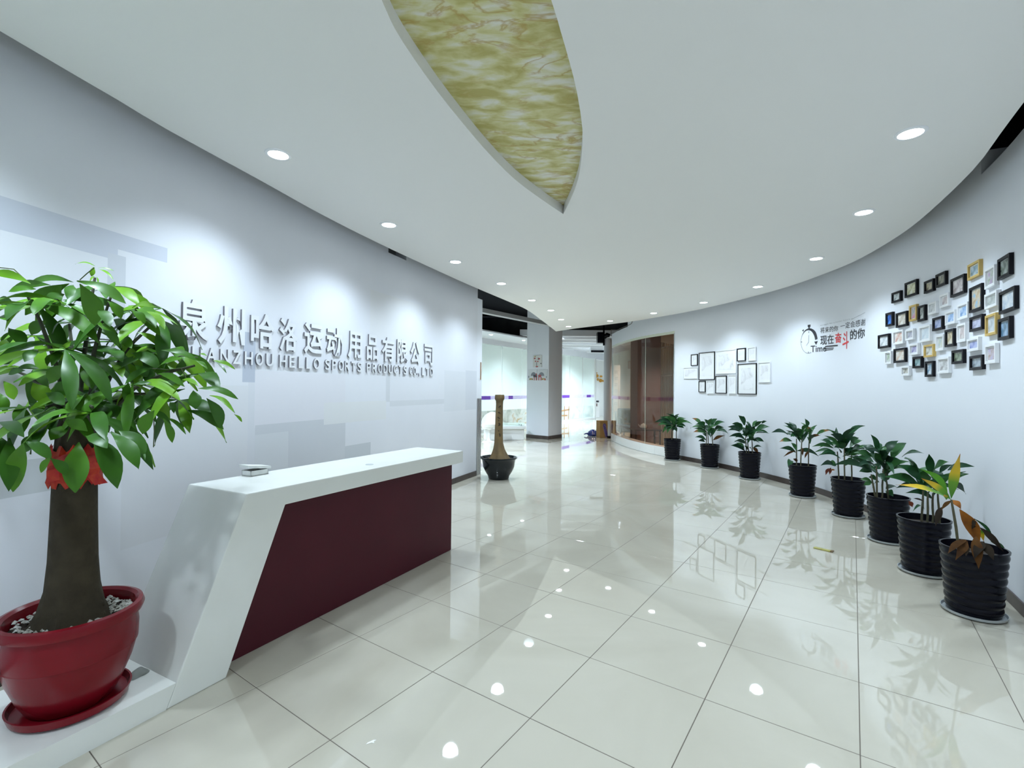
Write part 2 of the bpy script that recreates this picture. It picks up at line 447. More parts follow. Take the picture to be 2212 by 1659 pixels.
# end jamb of the lettered wall: white post with thin steel strips
ej = WL.at(uL_end, 0); et = WL.tan(uL_end); en = WL.nrm(uL_end)
def JT(a, b, c):     # a along wall beyond the end, b into the room, c up
    return Vector((ej.x + et.x * a + en.x * b, ej.y + et.y * a + en.y * b, c))
jamb = MB().box((0.0, -0.16, 0), (0.19, -0.005, 3.0), lambda p: JT(p.x, p.y, p.z)).build('trim_1', WHITE); struct(jamb)
for k in range(4):
    st = MB().box((0.02 + 0.042 * k, -0.005, 0), (0.036 + 0.042 * k, 0.008, 1.30), lambda p: JT(p.x, p.y, p.z)).build('steel_strip', STEEL, jamb)
MB().box((0.13, -0.005, 1.62), (0.15, 0.006, 1.92), lambda p: JT(p.x, p.y, p.z)).build('wooden_strip', mat('tan wood', (0.35, 0.22, 0.12), 0.5), jamb)

# the picture wall and the lintel over the curved glass
z_near = RW.hit(2200, 291)[1]
mb = strip(RW, 0.0, uR_near, 0, z_near, 0.16)
strip(RW, uR_near, uR_jamb, 0, 3.42, 0.16, mb)
strip(RW, uR_jamb, uR_drop, 2.755, 3.42, 0.16, mb)
strip(RW, uR_drop, uR_end, 2.755, 3.10, 0.16, mb)
wr = mb.build('wall_right', WHITE); struct(wr, 'curved white picture wall')
bbr = strip(RW, 0.0, uR_jamb, 0.0, 0.085, 0.012, outward=False).build('baseboard_right', BASEB); struct(bbr)

# walls behind the camera that close the hall
wb = MB().box((-3.2, -2.5, 0), (2.4, -2.3, 3.6)).build('wall_back', WHITE); struct(wb)

# ------------------------------------------------------------------ floating ceiling with leaf-shaped recess
LEAF_L = [(-0.72,0.1),(-0.66,0.8),(-0.60,1.4),(-0.547,1.96),(-0.532,2.114),(-0.488,2.303),(-0.413,2.563),(-0.308,2.873),(-0.174,3.231),(0.008,3.641),(0.235,4.024),(0.449,4.353)]
LEAF_R = [(0.449,4.353),(0.476,3.988),(0.482,3.586),(0.451,3.200),(0.413,2.920),(0.335,2.574),(0.266,2.331),(0.200,2.121),(0.145,1.952),(-0.07,1.35),(-0.33,0.75),(-0.72,0.1)]
outer = smooth_curve(CEIL_L, 0.18)[:-1] + smooth_curve(CEIL_R, 0.18)
leaf = smooth_curve(LEAF_L, 0.12)[:-1] + smooth_curve(LEAF_R, 0.12)[:-1]
def ring_mesh(bm, loop, z0, z1):
    a = [bm.verts.new((p.x, p.y, z0)) for p in loop]; b = [bm.verts.new((p.x, p.y, z1)) for p in loop]; n = len(loop)
    for i in range(n): bm.faces.new((a[i], a[(i + 1) % n], b[(i + 1) % n], b[i]))
    return a, b
bm = bmesh.new()
oa, ob = ring_mesh(bm, outer, ZC, ZC + 0.12)
la, lb = ring_mesh(bm, leaf, ZC, ZC + 0.08)
def loop_edges(vs): return [bm.edges.get((vs[i], vs[(i + 1) % len(vs)])) for i in range(len(vs))]
bmesh.ops.triangle_fill(bm, edges=loop_edges(oa) + loop_edges(la), use_beauty=True, normal=(0, 0, -1))
bmesh.ops.triangle_fill(bm, edges=loop_edges(ob), use_beauty=True, normal=(0, 0, 1))
bmesh.ops.recalc_face_normals(bm, faces=bm.faces)
me = bpy.data.meshes.new('ceiling'); bm.to_mesh(me); bm.free(); me.materials.append(CEILM)
ceil = bpy.data.objects.new('ceiling', me); COL.objects.link(ceil); struct(ceil, 'white dropped ceiling with curved edge and leaf-shaped recess')
MARB = bpy.data.materials.new('yellow green marble paper'); MARB.use_nodes = True
N, L = MARB.node_tree.nodes, MARB.node_tree.links; b = N['Principled BSDF']; b.inputs['Roughness'].default_value = 0.45
tc = N.new('ShaderNodeTexCoord'); mp = N.new('ShaderNodeMapping'); mp.inputs['Rotation'].default_value = (0, 0, math.radians(14)); mp.inputs['Scale'].default_value = (1.0, 2.2, 1)
L.new(tc.outputs['Object'], mp.inputs[0])
na = N.new('ShaderNodeTexNoise'); na.inputs['Scale'].default_value = 5.5; na.inputs['Detail'].default_value = 7; na.inputs['Distortion'].default_value = 0.35
ra = N.new('ShaderNodeValToRGB'); ra.color_ramp.elements.new(0.5)
for el, (ps, c) in zip(ra.color_ramp.elements, [(0.36, (0.42, 0.37, 0.10)), (0.50, (0.58, 0.55, 0.25)), (0.64, (0.70, 0.69, 0.60))]): el.position = ps; el.color = (*c, 1)
nb = N.new('ShaderNodeTexNoise'); nb.inputs['Scale'].default_value = 3.6; nb.inputs['Detail'].default_value = 6; nb.inputs['Distortion'].default_value = 0.5
rb = N.new('ShaderNodeValToRGB'); rb.color_ramp.elements.new(0.5)
for el, (ps, c) in zip(rb.color_ramp.elements, [(0.45, (0, 0, 0)), (0.50, (1, 1, 1)), (0.53, (0, 0, 0))]): el.position = ps; el.color = (*c, 1)
nc = N.new('ShaderNodeTexNoise'); nc.inputs['Scale'].default_value = 1.5; nc.inputs['Detail'].default_value = 3
rc = N.new('ShaderNodeValToRGB'); rc.color_ramp.elements[0].position = 0.38; rc.color_ramp.elements[1].position = 0.52
mu = N.new('ShaderNodeMath'); mu.operation = 'MULTIPLY'
mv = N.new('ShaderNodeMath'); mv.operation = 'MULTIPLY'; mv.inputs[1].default_value = 0.75
mx = N.new('ShaderNodeMix'); mx.data_type = 'RGBA'; mx.inputs['B'].default_value = (0.40, 0.26, 0.05, 1)
for n_ in (na, nb, nc): L.new(mp.outputs[0], n_.inputs['Vector'])
L.new(na.outputs['Fac'], ra.inputs[0]); L.new(nb.outputs['Fac'], rb.inputs[0]); L.new(nc.outputs['Fac'], rc.inputs[0])
L.new(rb.outputs[0], mu.inputs[0]); L.new(rc.outputs[0], mu.inputs[1]); L.new(mu.outputs[0], mv.inputs[0]); L.new(mv.outputs[0], mx.inputs['Factor'])
L.new(ra.outputs[0], mx.inputs['A']); L.new(mx.outputs['Result'], b.inputs['Base Color'])
bm = bmesh.new(); lv = [bm.verts.new((p.x, p.y, ZC + 0.079)) for p in leaf]
le = [bm.edges.new((lv[i], lv[(i + 1) % len(lv)])) for i in range(len(lv))]
bmesh.ops.triangle_fill(bm, edges=le, use_beauty=True, normal=(0, 0, -1))
me = bpy.data.meshes.new('marble_inlay'); bm.to_mesh(me); bm.free(); me.materials.append(MARB)
inl = bpy.data.objects.new('marble_inlay', me); COL.objects.link(inl); inl.parent = ceil; inl['label'] = 'yellow green marbled inlay in the leaf-shaped recess'

# dark raw ceiling and its beam above the lobby
raw = MB().box((-9, -4, 3.95), (11, 16.6, 4.1)).build('ceiling_raw', BLACKC); struct(raw, 'black painted raw ceiling above')
bk = MB().prism([(-9, 17.6), (11, 15.6), (11, 15.75), (-9, 17.75)], 3.36, 3.95, lambda a, b, c: Vector((a, b, c))).build('wall_bulkhead', DGREY); struct(bk)
bp0, bp1 = Vector((-0.95, 11.0)), Vector((1.6, 14.3)); bd = (bp1 - bp0).normalized(); bn = Vector((bd.y, -bd.x))
def BT(a, b, c): q = bp0 + bd * a + bn * b; return Vector((q.x, q.y, c))
bmm = MB().box((-2, -0.08, 3.24), (4.2, 0.08, 3.34), lambda p: BT(p.x, p.y, p.z)).build('ceiling_beam', mat('grey beam', (0.42, 0.43, 0.44), 0.7)); struct(bmm)

# ------------------------------------------------------------------ downlights
def downlight(x, y, z, label, group, watts, angle=128, col=LAMP_COL, parent_mesh=[None, None], r=0.062):
    t = thing('downlight', (x, y, z), label, 'light', group)
    if parent_mesh[0] is None or parent_mesh[0][2] != r:
        ringm = MB().lathe([(r + .001, -0.001), (r + .003, -0.008), (r + .020, -0.006), (r + .024, 0.0)], seg=28)
        rg = ringm.build('trim_ring', RING, t, smooth=True)
        ln = MB().lathe([(0.0005, -0.003), (r * .6, -0.0028), (r + .002, -0.002)], seg=28).build('lens', LENS, t)
        parent_mesh[0] = (rg, ln, r)
    else:
        for src in parent_mesh[0][:2]:
            c = src.copy(); COL.objects.link(c); c.parent = t
    for c in t.children: c.location = (0, 0, 0)
    ld = bpy.data.lights.new('downlight_lamp', 'SPOT'); ld.energy = watts; ld.color = col; ld.spot_size = math.radians(angle); ld.spot_blend = 0.8
    ld.shadow_soft_size = 0.09
    lo = bpy.data.objects.new('downlight_lamp', ld); COL.objects.link(lo); lo.parent = t; lo.location = (0, 0, -0.025)
    return t
ROW_L = [(601,333),(840,485),(984,565),(1083,612),(1149,648),(1190,670),(1212,690),(1228,705)]
ROW_R = [(1967,287),(1866,458),(1763,558),(1637,619),(1520,653),(1412,676),(1318,693)]
NTH = 'first second third fourth fifth sixth seventh eighth ninth tenth eleventh'.split()
REST_L = [(-1.85, 1.75), (-1.95, 0.2), (-1.9, -1.3)]; REST_R = [(1.75, 1.6), (1.25, 0.2), (1.0, -1.3)]
for row, rest, wall in ((ROW_L, REST_L, 'lettered'), (ROW_R, REST_R, 'picture')):
    pts = [tuple(atz(*q, ZC)[:2]) + (DOWN_W,) for q in row[::-1]] + [q + (DOWN_W * 1.15,) for q in rest]
    for k, (x, y, wt) in enumerate(pts):
        downlight(x, y, ZC, f'round recessed downlight along the {wall} wall, {NTH[k]} from the pointed tip of the ceiling', f'downlights along the {wall} wall', wt)

# ------------------------------------------------------------------ reception desk
DO = Vector((-1.549, 2.203)); DD = Vector((0.4585, 0.8887)); DN = Vector((-0.8887, 0.4585))
def DT(s, z, t): p = DO + DD * s + DN * t; return Vector((p.x, p.y, z))
def dst(P): q = Vector((P.x, P.y)) - DO; return q.dot(DD), q.dot(DN)
S_END = 2.43
desk = thing('reception_desk', DT(1.2, 0, 0.25), 'white reception desk with slanted end and dark red front panel', 'desk')
MB().prism([(0.0, 0), (0.274, 0), (0.602, 0.80), (S_END, 0.80), (S_END, 0.905), (0.369, 0.905)], 0.0, 0.52, DT).build('frame', DESKW, desk, bevel=0.006)
MB().prism([(0.279, 0.002), (S_END - 0.01, 0.002), (S_END - 0.01, 0.799), (0.604, 0.799)], 0.113, 0.15, DT).build('front_panel', REDP, desk)['label'] = 'dark red front panel'
MB().prism([(S_END - 0.06, 0.002), (S_END - 0.02, 0.002), (S_END - 0.02, 0.799), (S_END - 0.06, 0.799)], 0.151, 0.50, DT).build('end_panel', DESKW, desk)
g = atz(798, 1003.5, 0.905)
MB().lathe([(0.001, 0.001), (0.022, 0.001), (0.026, 0.003), (0.03, 0.0015), (0.03, 0.0)], (g.x, g.y, 0.905), seg=24).build('cable_grommet', GREYPL, desk, smooth=True)

# platform beside the desk
plat = MB().prism([(-2.2, 0), (0.0, 0), (0.0, 0.62), (-0.6, 0.62), (-1.2, 0.50), (-2.2, 0.12)], 0.0, 0.10, lambda a, b, c: DT(a + (0.0395 if c > 0.05 and a == 0.0 else -0.002 if a == 0.0 else 0.0), c, b))
plat = plat.build('low_platform', DESKW); tag(plat, 'low white platform under the red pot, flush with the desk', 'platform')

# white box with torn paper on the desk
g = atz(548, 1026, 0.905)
bx = thing('card_box', (g.x, g.y, 0.905), 'small white paper box with lid ajar on the desk top', 'box')
def GT(p, g=g): return Vector((g.x + DD.x * p.x + DN.x * p.y, g.y + DD.y * p.x + DN.y * p.y, 0.905 + p.z))
BOXM = mat('white card', (0.70, 0.71, 0.69), 0.7, noise=(20, 0.4, (0.60, 0.61, 0.59)))
mb = MB()
for lo, hi in [((-0.05,-0.045,0.001),(0.07,0.045,0.006)), ((-0.05,-0.045,0.001),(0.07,-0.041,0.034)), ((-0.05,0.041,0.001),(0.07,0.045,0.034)), ((-0.05,-0.045,0.001),(-0.046,0.045,0.034)), ((0.066,-0.045,0.001),(0.07,0.045,0.034))]: mb.box(lo, hi, GT)
mb.build('tray', BOXM, bx)
mb = MB(); mb.box((-0.065,-0.05,0),(0.085,0.05,0.016), lambda p: GT(Vector((p.x, p.y, 0.046 - (p.x) * 0.14 + p.z)))); mb.build('lid', BOXM, bx)

# ------------------------------------------------------------------ text helpers
def text_mesh(body, extrude=0.0, bold=0.0):
    c = bpy.data.curves.new('txt', 'FONT'); c.body = body; c.resolution_u = 4
    if bold: c.offset = bold
    c.extrude = extrude
    o = bpy.data.objects.new('txt', c); COL.objects.link(o)
    dg = bpy.context.evaluated_depsgraph_get()
    me = bpy.data.meshes.new_from_object(o.evaluated_get(dg))
    vs = [v.co.copy() for v in me.vertices]; fs = [tuple(p.vertices) for p in me.polygons]
    bpy.data.objects.remove(o); bpy.data.curves.remove(c); bpy.data.meshes.remove(me)
    return vs, fs
def place_text(body, fn, s0, s1, z0, z1, depth=0.0, bold=0.0, keep=None):
    """fn(s,z,d) -> world; the glyphs' own box is fitted to s0..s1, z0..z1; depth: 0 flat, >0 raised"""
    vs, fs = text_mesh(body, 0.5 if depth else 0.0, bold)
    if not vs: return MB()
    x0 = min(v.x for v in vs); x1 = max(v.x for v in vs); y0 = min(v.y for v in vs); y1 = max(v.y for v in vs)
    out = []
    for v in vs:
        s = s0 + (s1 - s0) * (v.x - x0) / max(1e-6, x1 - x0); z = z0 + (z1 - z0) * (v.y - y0) / max(1e-6, y1 - y0)
        out.append(fn(s, z, (v.z + 0.5) * depth if depth else 0.0))
    return MB().add(out, fs)

# ------------------------------------------------------------------ raised lettering on the left wall
def edge_mat(o):     # the letters' returns are darker than their faces
    o.data.materials.append(SIGNS)
    n_ = WL.nrm(um)
    for p in o.data.polygons: p.material_index = 0 if abs(p.normal.x * n_.x + p.normal.y * n_.y) > 0.6 else 1
LW = lambda s, z, d: WL.at(s, z, 0.002 + d)
CH = '泉州哈洛运动用品有限公司'
CHX = [(380,448),(465,525),(538,589),(600,640),(654,696),(703,736),(749,779),(790,815),(823,850),(856,878),(885,905),(915,934)]
zt = (WL.hit(413, 648)[1] + WL.hit(925, 744)[1]) / 2; zb = (WL.hit(413, 735)[1] + WL.hit(925, 790)[1]) / 2
um = WL.hit(650, 750)[0]
sg = thing('raised_sign', WL.at(um, zb, 0.0), 'raised white Chinese characters mounted on the mural wall', 'sign')
for ch, (xa, xb) in zip(CH, CHX):
    ua, ub = WL.hit(xa, 750)[0], WL.hit(xb, 750)[0]
    edge_mat(place_text(ch, LW, ua, ub, zb, zt, depth=0.015, bold=0.022).build('letter', SIGNW, sg, fix=False))
wx = [('QUANZHOU', 378, 587), ('HELLO', 601, 688), ('SPORTS', 700, 779), ('PRODUCTS', 790, 877), ('CO.,', 883, 905), ('LTD', 910, 934)]
zt2 = (WL.hit(533, 760)[1] + WL.hit(925, 795)[1]) / 2; zb2 = (WL.hit(533, 789)[1] + WL.hit(925, 811)[1]) / 2
sg2 = thing('raised_sign', WL.at(um, zb2, 0.0), 'raised white English capitals below the Chinese characters on the wall', 'sign')
ADV = {'I': .35, 'L': .78, 'J': .7, '.': .3, ',': .3, 'M': 1.2, 'W': 1.3}
for wd, xa, xb in wx:
    ua, ub = WL.hit(xa, 780)[0], WL.hit(xb, 780)[0]
    tot = sum(ADV.get(c, 1) for c in wd) + 0.42 * (len(wd) - 1); k = (ub - ua) / tot; s = ua
    for c in wd:
        wdt = ADV.get(c, 1) * k
        if c == '.': s += 0.0; o = place_text(c, LW, s, s + wdt * .6, zb2, zb2 + 0.025, depth=0.014)
        elif c == ',': o = place_text(c, LW, s, s + wdt * .6, zb2 - 0.02, zb2 + 0.025, depth=0.014)
        else: o = place_text(c, LW, s, s + wdt, zb2, zt2, depth=0.014, bold=0.012)
        edge_mat(o.build('letter', SIGNW, sg2, fix=False)); s += wdt + 0.42 * k

# ------------------------------------------------------------------ frames on the picture wall
def frame_on_wall(x0, x1, y0, y1, frame_m, photo_m, label, group, depth, bar, matw=0.0, shrink=1.0, name='photo_frame', cat='picture frame'):
    ym = (y0 + y1) / 2; xm = (x0 + x1) / 2
    ua, ub = RW.hit(x0, ym)[0], RW.hit(x1, ym)[0]
    u, zt_ = RW.hit(xm, y0); _, zb_ = RW.hit(xm, y1)
    W = abs(ua - ub); Hh = zt_ - zb_; uc = (ua + ub) / 2; zc = (zt_ + zb_) / 2
    c = RW.at(uc, zc, 0.002); tn = RW.tan(uc); nn = RW.nrm(uc)
    def T(p): return Vector((c.x - tn.x * p.x + nn.x * p.y, c.y - tn.y * p.x + nn.y * p.y, c.z + p.z))
    t = thing(name, c, label, cat, group)
    a, h = W / 2 * shrink, Hh / 2 * shrink
    mb = MB()
    mb.box((-a, 0, -h), (-a + bar, depth, h), T).box((a - bar, 0, -h), (a, depth, h), T).box((-a + bar, 0, h - bar), (a - bar, depth, h), T).box((-a + bar, 0, -h), (a - bar, depth, -h + bar), T)
    mb.build('frame', frame_m, t)
    dp = depth * 0.45
    if matw > 0:
        mbd = MB().box((-a + bar, 0, -h + bar), (a - bar, dp, h - bar), T).build('mat_board', MATBOARD, t, origin=c)
        mm_ = bar + matw * min(a, h) * 2
        MB().box((-a + mm_, dp - 0.001, -h + mm_), (a - mm_, dp + 0.0015, h - mm_), T).build('photo', photo_m, mbd, origin=c).location = (0, 0, 0)
    else:
        MB().box((-a + bar, 0, -h + bar), (a - bar, dp, h - bar), T).build('photo', photo_m, t, origin=c)
    return t
FR = [  # x0,x1,y0,y1 (crop coordinates), frame, photo words, colours
 (262,370,568,690,'b','small','black and white portrait',[(.1,.12,.13),(.5,.55,.56),(.75,.8,.8)]),
 (410,552,448,625,'b','medium','pale yellow green',[(.3,.32,.2),(.62,.6,.4),(.75,.78,.7)]),
 (630,740,437,580,'b','small','tan brown',[(.12,.1,.08),(.4,.36,.25),(.5,.45,.32)]),
 (763,880,355,510,'b','small','dull olive',[(.1,.1,.08),(.24,.24,.19),(.34,.33,.26)]),
 (930,1095,395,615,'b','medium','pinkish grey',[(.3,.25,.25),(.5,.45,.46),(.7,.66,.66)]),
 (1125,1268,235,420,'y','squarish','blue grey landscape',[(.12,.2,.2),(.3,.42,.5),(.6,.7,.8)]),
 (1325,1445,285,525,'w','narrow','green and purple',[(.25,.35,.2),(.5,.5,.5),(.4,.25,.45)]),
 (1470,1615,165,415,'b','tall','dim grey green',[(.04,.05,.05),(.2,.24,.2),(.45,.5,.48)]),
 (195,278,800,960,'b','narrow','deep blue sea',[(.01,.03,.1),(.03,.12,.45),(.1,.3,.7)]),
 (310,440,795,968,'b','squarish','cream and brown',[(.4,.33,.24),(.6,.55,.48),(.75,.74,.7)]),
 (462,550,715,900,'y','narrow','many-coloured',[(.2,.3,.3),(.5,.45,.5),(.6,.2,.35)]),
 (558,645,720,903,'b','narrow','grey street',[(.08,.1,.09),(.35,.38,.37),(.6,.62,.6)]),
 (677,775,685,825,'w','squarish','pale grey',[(.4,.42,.42),(.6,.62,.63),(.75,.77,.78)]),
 (808,915,590,745,'w','squarish','rosy grey',[(.4,.34,.36),(.58,.52,.52),(.7,.68,.68)]),
 (1008,1135,695,880,'w','squarish','blue lake',[(.15,.3,.55),(.35,.5,.75),(.65,.75,.8)]),
 (1143,1295,495,795,'b','large tall','blue sky and tan building',[(.4,.3,.2),(.6,.5,.35),(.2,.45,.7)]),
 (1323,1470,570,750,'w','squarish','grey green',[(.3,.33,.3),(.45,.48,.46),(.65,.67,.66)]),
 (1483,1675,535,800,'b','large','pale blue and white seaside',[(.45,.55,.7),(.68,.74,.8),(.82,.84,.86)]),
 (107,238,1045,1205,'b','squarish','white sketch-like',[(.3,.33,.35),(.65,.68,.7),(.82,.84,.86)]),
 (275,398,1000,1163,'w','squarish','red and cream figure',[(.5,.2,.15),(.7,.55,.48),(.75,.76,.72)]),
 (420,515,988,1115,'w','small','grey violet',[(.3,.3,.38),(.48,.48,.55),(.66,.67,.7)]),
 (572,705,945,1135,'w','large squarish','pale blue',[(.55,.62,.7),(.66,.74,.8),(.78,.82,.85)]),
 (725,845,850,1005,'b','squarish','blue violet',[(.2,.25,.45),(.4,.46,.68),(.55,.6,.75)]),
 (872,988,780,940,'w','squarish','bright blue sky',[(.2,.35,.65),(.35,.52,.8),(.6,.7,.85)]),
 (1005,1110,920,1140,'w','tall','pinkish',[(.4,.38,.36),(.6,.5,.5),(.68,.66,.64)]),
 (1148,1300,835,1010,'b','squarish','lilac',[(.3,.3,.42),(.48,.5,.66),(.6,.62,.74)]),
 (1330,1460,815,1060,'y','tall','grey blue town',[(.3,.33,.33),(.5,.55,.58),(.65,.7,.74)]),
 (1475,1615,855,1110,'b','tall','blue and green mountain',[(.04,.08,.06),(.15,.28,.42),(.4,.55,.75)]),
 (868,975,985,1190,'b','narrow','yellow and white',[(.3,.22,.1),(.6,.52,.35),(.8,.78,.7)]),
 (765,858,1050,1235,'w','narrow','blue and yellow',[(.35,.5,.65),(.6,.62,.5),(.7,.72,.7)]),
 (1118,1257,1085,1240,'w','squarish','deep blue and violet',[(.12,.14,.4),(.35,.4,.66),(.6,.62,.75)]),
 (1328,1455,1150,1380,'w','tall','brown and violet',[(.3,.2,.16),(.5,.42,.45),(.45,.4,.6)]),
 (185,262,1235,1385,'w','narrow','leafy green',[(.2,.32,.2),(.45,.5,.42),(.62,.66,.64)]),
 (285,423,1200,1368,'b','squarish','cream and orange',[(.55,.35,.25),(.68,.62,.55),(.78,.78,.75)]),
 (462,565,1150,1280,'w','small','violet',[(.2,.18,.4),(.42,.4,.58),(.62,.62,.7)]),
 (627,742,1160,1305,'y','small square','white and tan',[(.3,.3,.26),(.6,.6,.54),(.75,.76,.74)]),
 (500,608,1295,1430,'b','small','teal',[(.1,.18,.2),(.25,.4,.42),(.55,.62,.66)]),
 (370,467,1400,1515,'w','small','cream and dark',[(.12,.12,.12),(.5,.48,.42),(.68,.67,.62)]),
 (640,737,1345,1528,'b','narrow','blue and white figure',[(.1,.25,.4),(.35,.45,.55),(.75,.78,.8)]),
 (780,920,1300,1490,'w','large squarish','grey figure',[(.3,.28,.28),(.55,.55,.55),(.74,.75,.75)]),
 (945,1083,1218,1380,'b','squarish','mossy green',[(.06,.08,.05),(.2,.25,.17),(.32,.36,.28)]),
 (1147,1300,1280,1450,'b','squarish','blue grey',[(.12,.14,.16),(.3,.36,.42),(.4,.46,.5)]),
]
FN = {'b': ('black', FRB), 'w': ('white', FRW), 'y': ('pale yellow wood', FRY)}
for k, (a, b_, c, d, fr, size, words, cc) in enumerate(FR):
    s = 5.184
    pm = mat_ramp(f'photo print {k}', cc, scale=random.uniform(14, 26), rough=0.25, distortion=0.6)
    frame_on_wall(1880 + a / s, 1880 + b_ / s, 520 + c / s, 520 + d / s, FN[fr][1], pm,
                  f'{size} {FN[fr][0]} frame with a {words} photo in the wall collage', 'photo frame collage on the curved wall', 0.025,
                  0.021 if fr == 'b' else 0.018, 0.03 if fr == 'b' else 0.08, shrink=0.95)
ART = [  # sketch prints near the glass
 (215,285,567,688,'b','small black frame with a blank-looking print, topmost beside the large black portrait frame'),
 (298,466,545,840,'b','large black portrait frame with a faint drawing, beside the big white frame'),
 (475,697,522,772,'w','big white frame with a square grey drawing in a wide mat'),
 (707,795,503,640,'b','small black frame with a pale drawing, above the tallest black frame'),
 (820,905,492,635,'w','small white frame with a thin drawing, topmost of the sketch prints'),
 (712,910,665,993,'b','tallest black frame with a grey tower drawing among the sketch prints'),
 (930,1060,650,865,'w','white portrait frame with a pale print, next to the tallest black frame'),
 (133,285,705,825,'w','white landscape frame with a small tower sketch, next to the glass window'),
 (297,368,850,970,'b','small black frame with a dark line at its foot, below the black portrait frame'),
 (378,462,850,985,'w','small plain white frame between two black frames in the bottom row'),
 (475,593,795,983,'b','medium black frame with a grey drawing, below the big white frame'),
 (612,695,785,985,'w','narrow white frame with a pinkish drawing, beside the tallest black frame')]
for k, (a, b_, c, d, fr, lab) in enumerate(ART):
    s = 4.916
    pm = mat_ramp(f'sketch print {k}', [(.42, .41, .42), (.70, .70, .72), (.80, .81, .83)], scale=random.uniform(5, 9), rough=0.4, distortion=1.0, lo=0.25, hi=0.55)
    frame_on_wall(1450 + a / s, 1450 + b_ / s, 650 + c / s, 650 + d / s, FN[fr][1], pm, lab, 'sketch print frames beside the glass', 0.018, 0.013, 0.15)

# ------------------------------------------------------------------ wall decal with stopwatch and slogan
uD, zD = RW.hit(1790, 720)
dec = thing('wall_decal', RW.at(uD, zD, 0), 'charcoal and red stopwatch and slogan decal between the two frame groups', 'decal')
def DW(s, z, d): return RW.at(uD - s, z, 0.003 + d)          # s grows towards the reader's right
def dp(x, y):                                                # crop pixel of the decal to (s,z)
    u, z = RW.hit(1720 + x / 12.76, 660 + y / 12.76); return uD - u, z
def decal_poly(pts, name, m_):
    q = [dp(*p) for p in pts]; MB().add([DW(s, z, 0) for s, z in q], [tuple(range(len(q)))]).build(name, m_, dec, fix=False)
def decal_line(pts, w_, name, m_):
    mb = MB(); q = [dp(*p) for p in pts]
    w_ = w_ if isinstance(w_, list) else [w_] * len(q)
    vs = []
    for i, (s, z) in enumerate(q):
        a = q[max(0, i - 1)]; b_ = q[min(len(q) - 1, i + 1)]; tx, tz = b_[0] - a[0], b_[1] - a[1]; l = math.hypot(tx, tz) or 1
        nx, nz_ = -tz / l * w_[i] / 2, tx / l * w_[i] / 2
        vs += [DW(s + nx, z + nz_, 0), DW(s - nx, z - nz_, 0)]
    mb.add(vs, [(2 * i, 2 * i + 1, 2 * i + 3, 2 * i + 2) for i in range(len(q) - 1)]).build(name, m_, dec, fix=False)
def ell(a0, a1, n=28, cx=345, cy=985, rx=212, ry=330, tilt=-18):
    return [(cx + rx * math.cos(math.radians(a0 + (a1 - a0) * k / n)), cy - ry * math.sin(math.radians(a0 + (a1 - a0) * k / n)) + tilt * math.cos(math.radians(a0 + (a1 - a0) * k / n))) for k in range(n + 1)]
decal_line(ell(70, 290), [0.035 * max(0.12, 1 - k / 12) for k in range(29)], 'stopwatch_ring', DECALG)
decal_line(ell(80, 5, 16), [0.03 + 0.025 * min(1, k / 8) for k in range(17)], 'stopwatch_arc', DECALG)
decal_poly([(500,995),(600,980),(550,1085)], 'arrow_head', DECALG)
decal_poly([(320,535),(400,525),(395,590),(375,600),(380,640),(340,640),(340,600),(322,590)], 'stopwatch_crown', DECALG)
decal_poly([(165,690),(215,650),(205,722)], 'stopwatch_button', DECALG)
decal_line([(348,815),(345,1005),(275,1108)], 0.008, 'stopwatch_hand', DECALL)
for q in ([(130,1005),(165,1005)], [(338,1270),(338,1310)], [(350,715),(350,750)]): decal_line(q, 0.01, 'tick_mark', DECALG)
def decal_text(body, xa, ya0, ya1, xb, yb0, yb1, name, m_, bold=0.0):
    """left edge xa with top ya0/bottom ya1, right edge xb with top yb0/bottom yb1 (crop pixels); skewed placement"""
    sa, za0 = dp(xa, ya0); _, za1 = dp(xa, ya1); sb, zb0 = dp(xb, yb0); _, zb1 = dp(xb, yb1)
    def fn(s, z, d):
        k = (s - sa) / (sb - sa); top = za0 + (zb0 - za0) * k; bot = za1 + (zb1 - za1) * k
        return DW(s, bot + (top - bot) * z, 0)
    place_text(body, fn, sa, sb, 0, 1, bold=bold).build(name, m_, dec, fix=False)
decal_text('struggle for a better future', 665, 530, 575, 1490, 350, 400, 'small_line', DECALL)
decal_line([(1525,380),(1545,350),(1565,370),(1545,385),(1525,380)], 0.006, 'line_loop', DECALL)
decal_line([(1565,365),(1905,190)], 0.006, 'line_flourish', DECALL)
decal_text('将来的你', 670, 610, 770, 1160, 545, 700, 'slogan_text', DECALG)
decal_text('一定会感谢', 1225, 490, 655, 1910, 355, 545, 'slogan_text', DECALG)
decal_text('现在', 670, 830, 1100, 1040, 790, 1050, 'slogan_text', DECALG, 0.012)
decal_text('奋', 1070, 760, 1040, 1255, 745, 1025, 'slogan_text', DECALR, 0.02)
decal_text('斗', 1280, 730, 1200, 1450, 700, 1190, 'slogan_text', DECALR, 0.012)
decal_text('的你', 1490, 670, 960, 1895, 600, 885, 'slogan_text', DECALG, 0.016)
decal_text('Time', 405, 1110, 1290, 830, 1085, 1265, 'slogan_text', DECALG, 0.006)
for q, w_ in (([(800,1130),(1150,1100)], 0.018), ([(760,1185),(1040,1170)], 0.011), ([(800,1230),(1020,1210)], 0.011)): decal_line(q, w_, 'speed_line', DECALG)

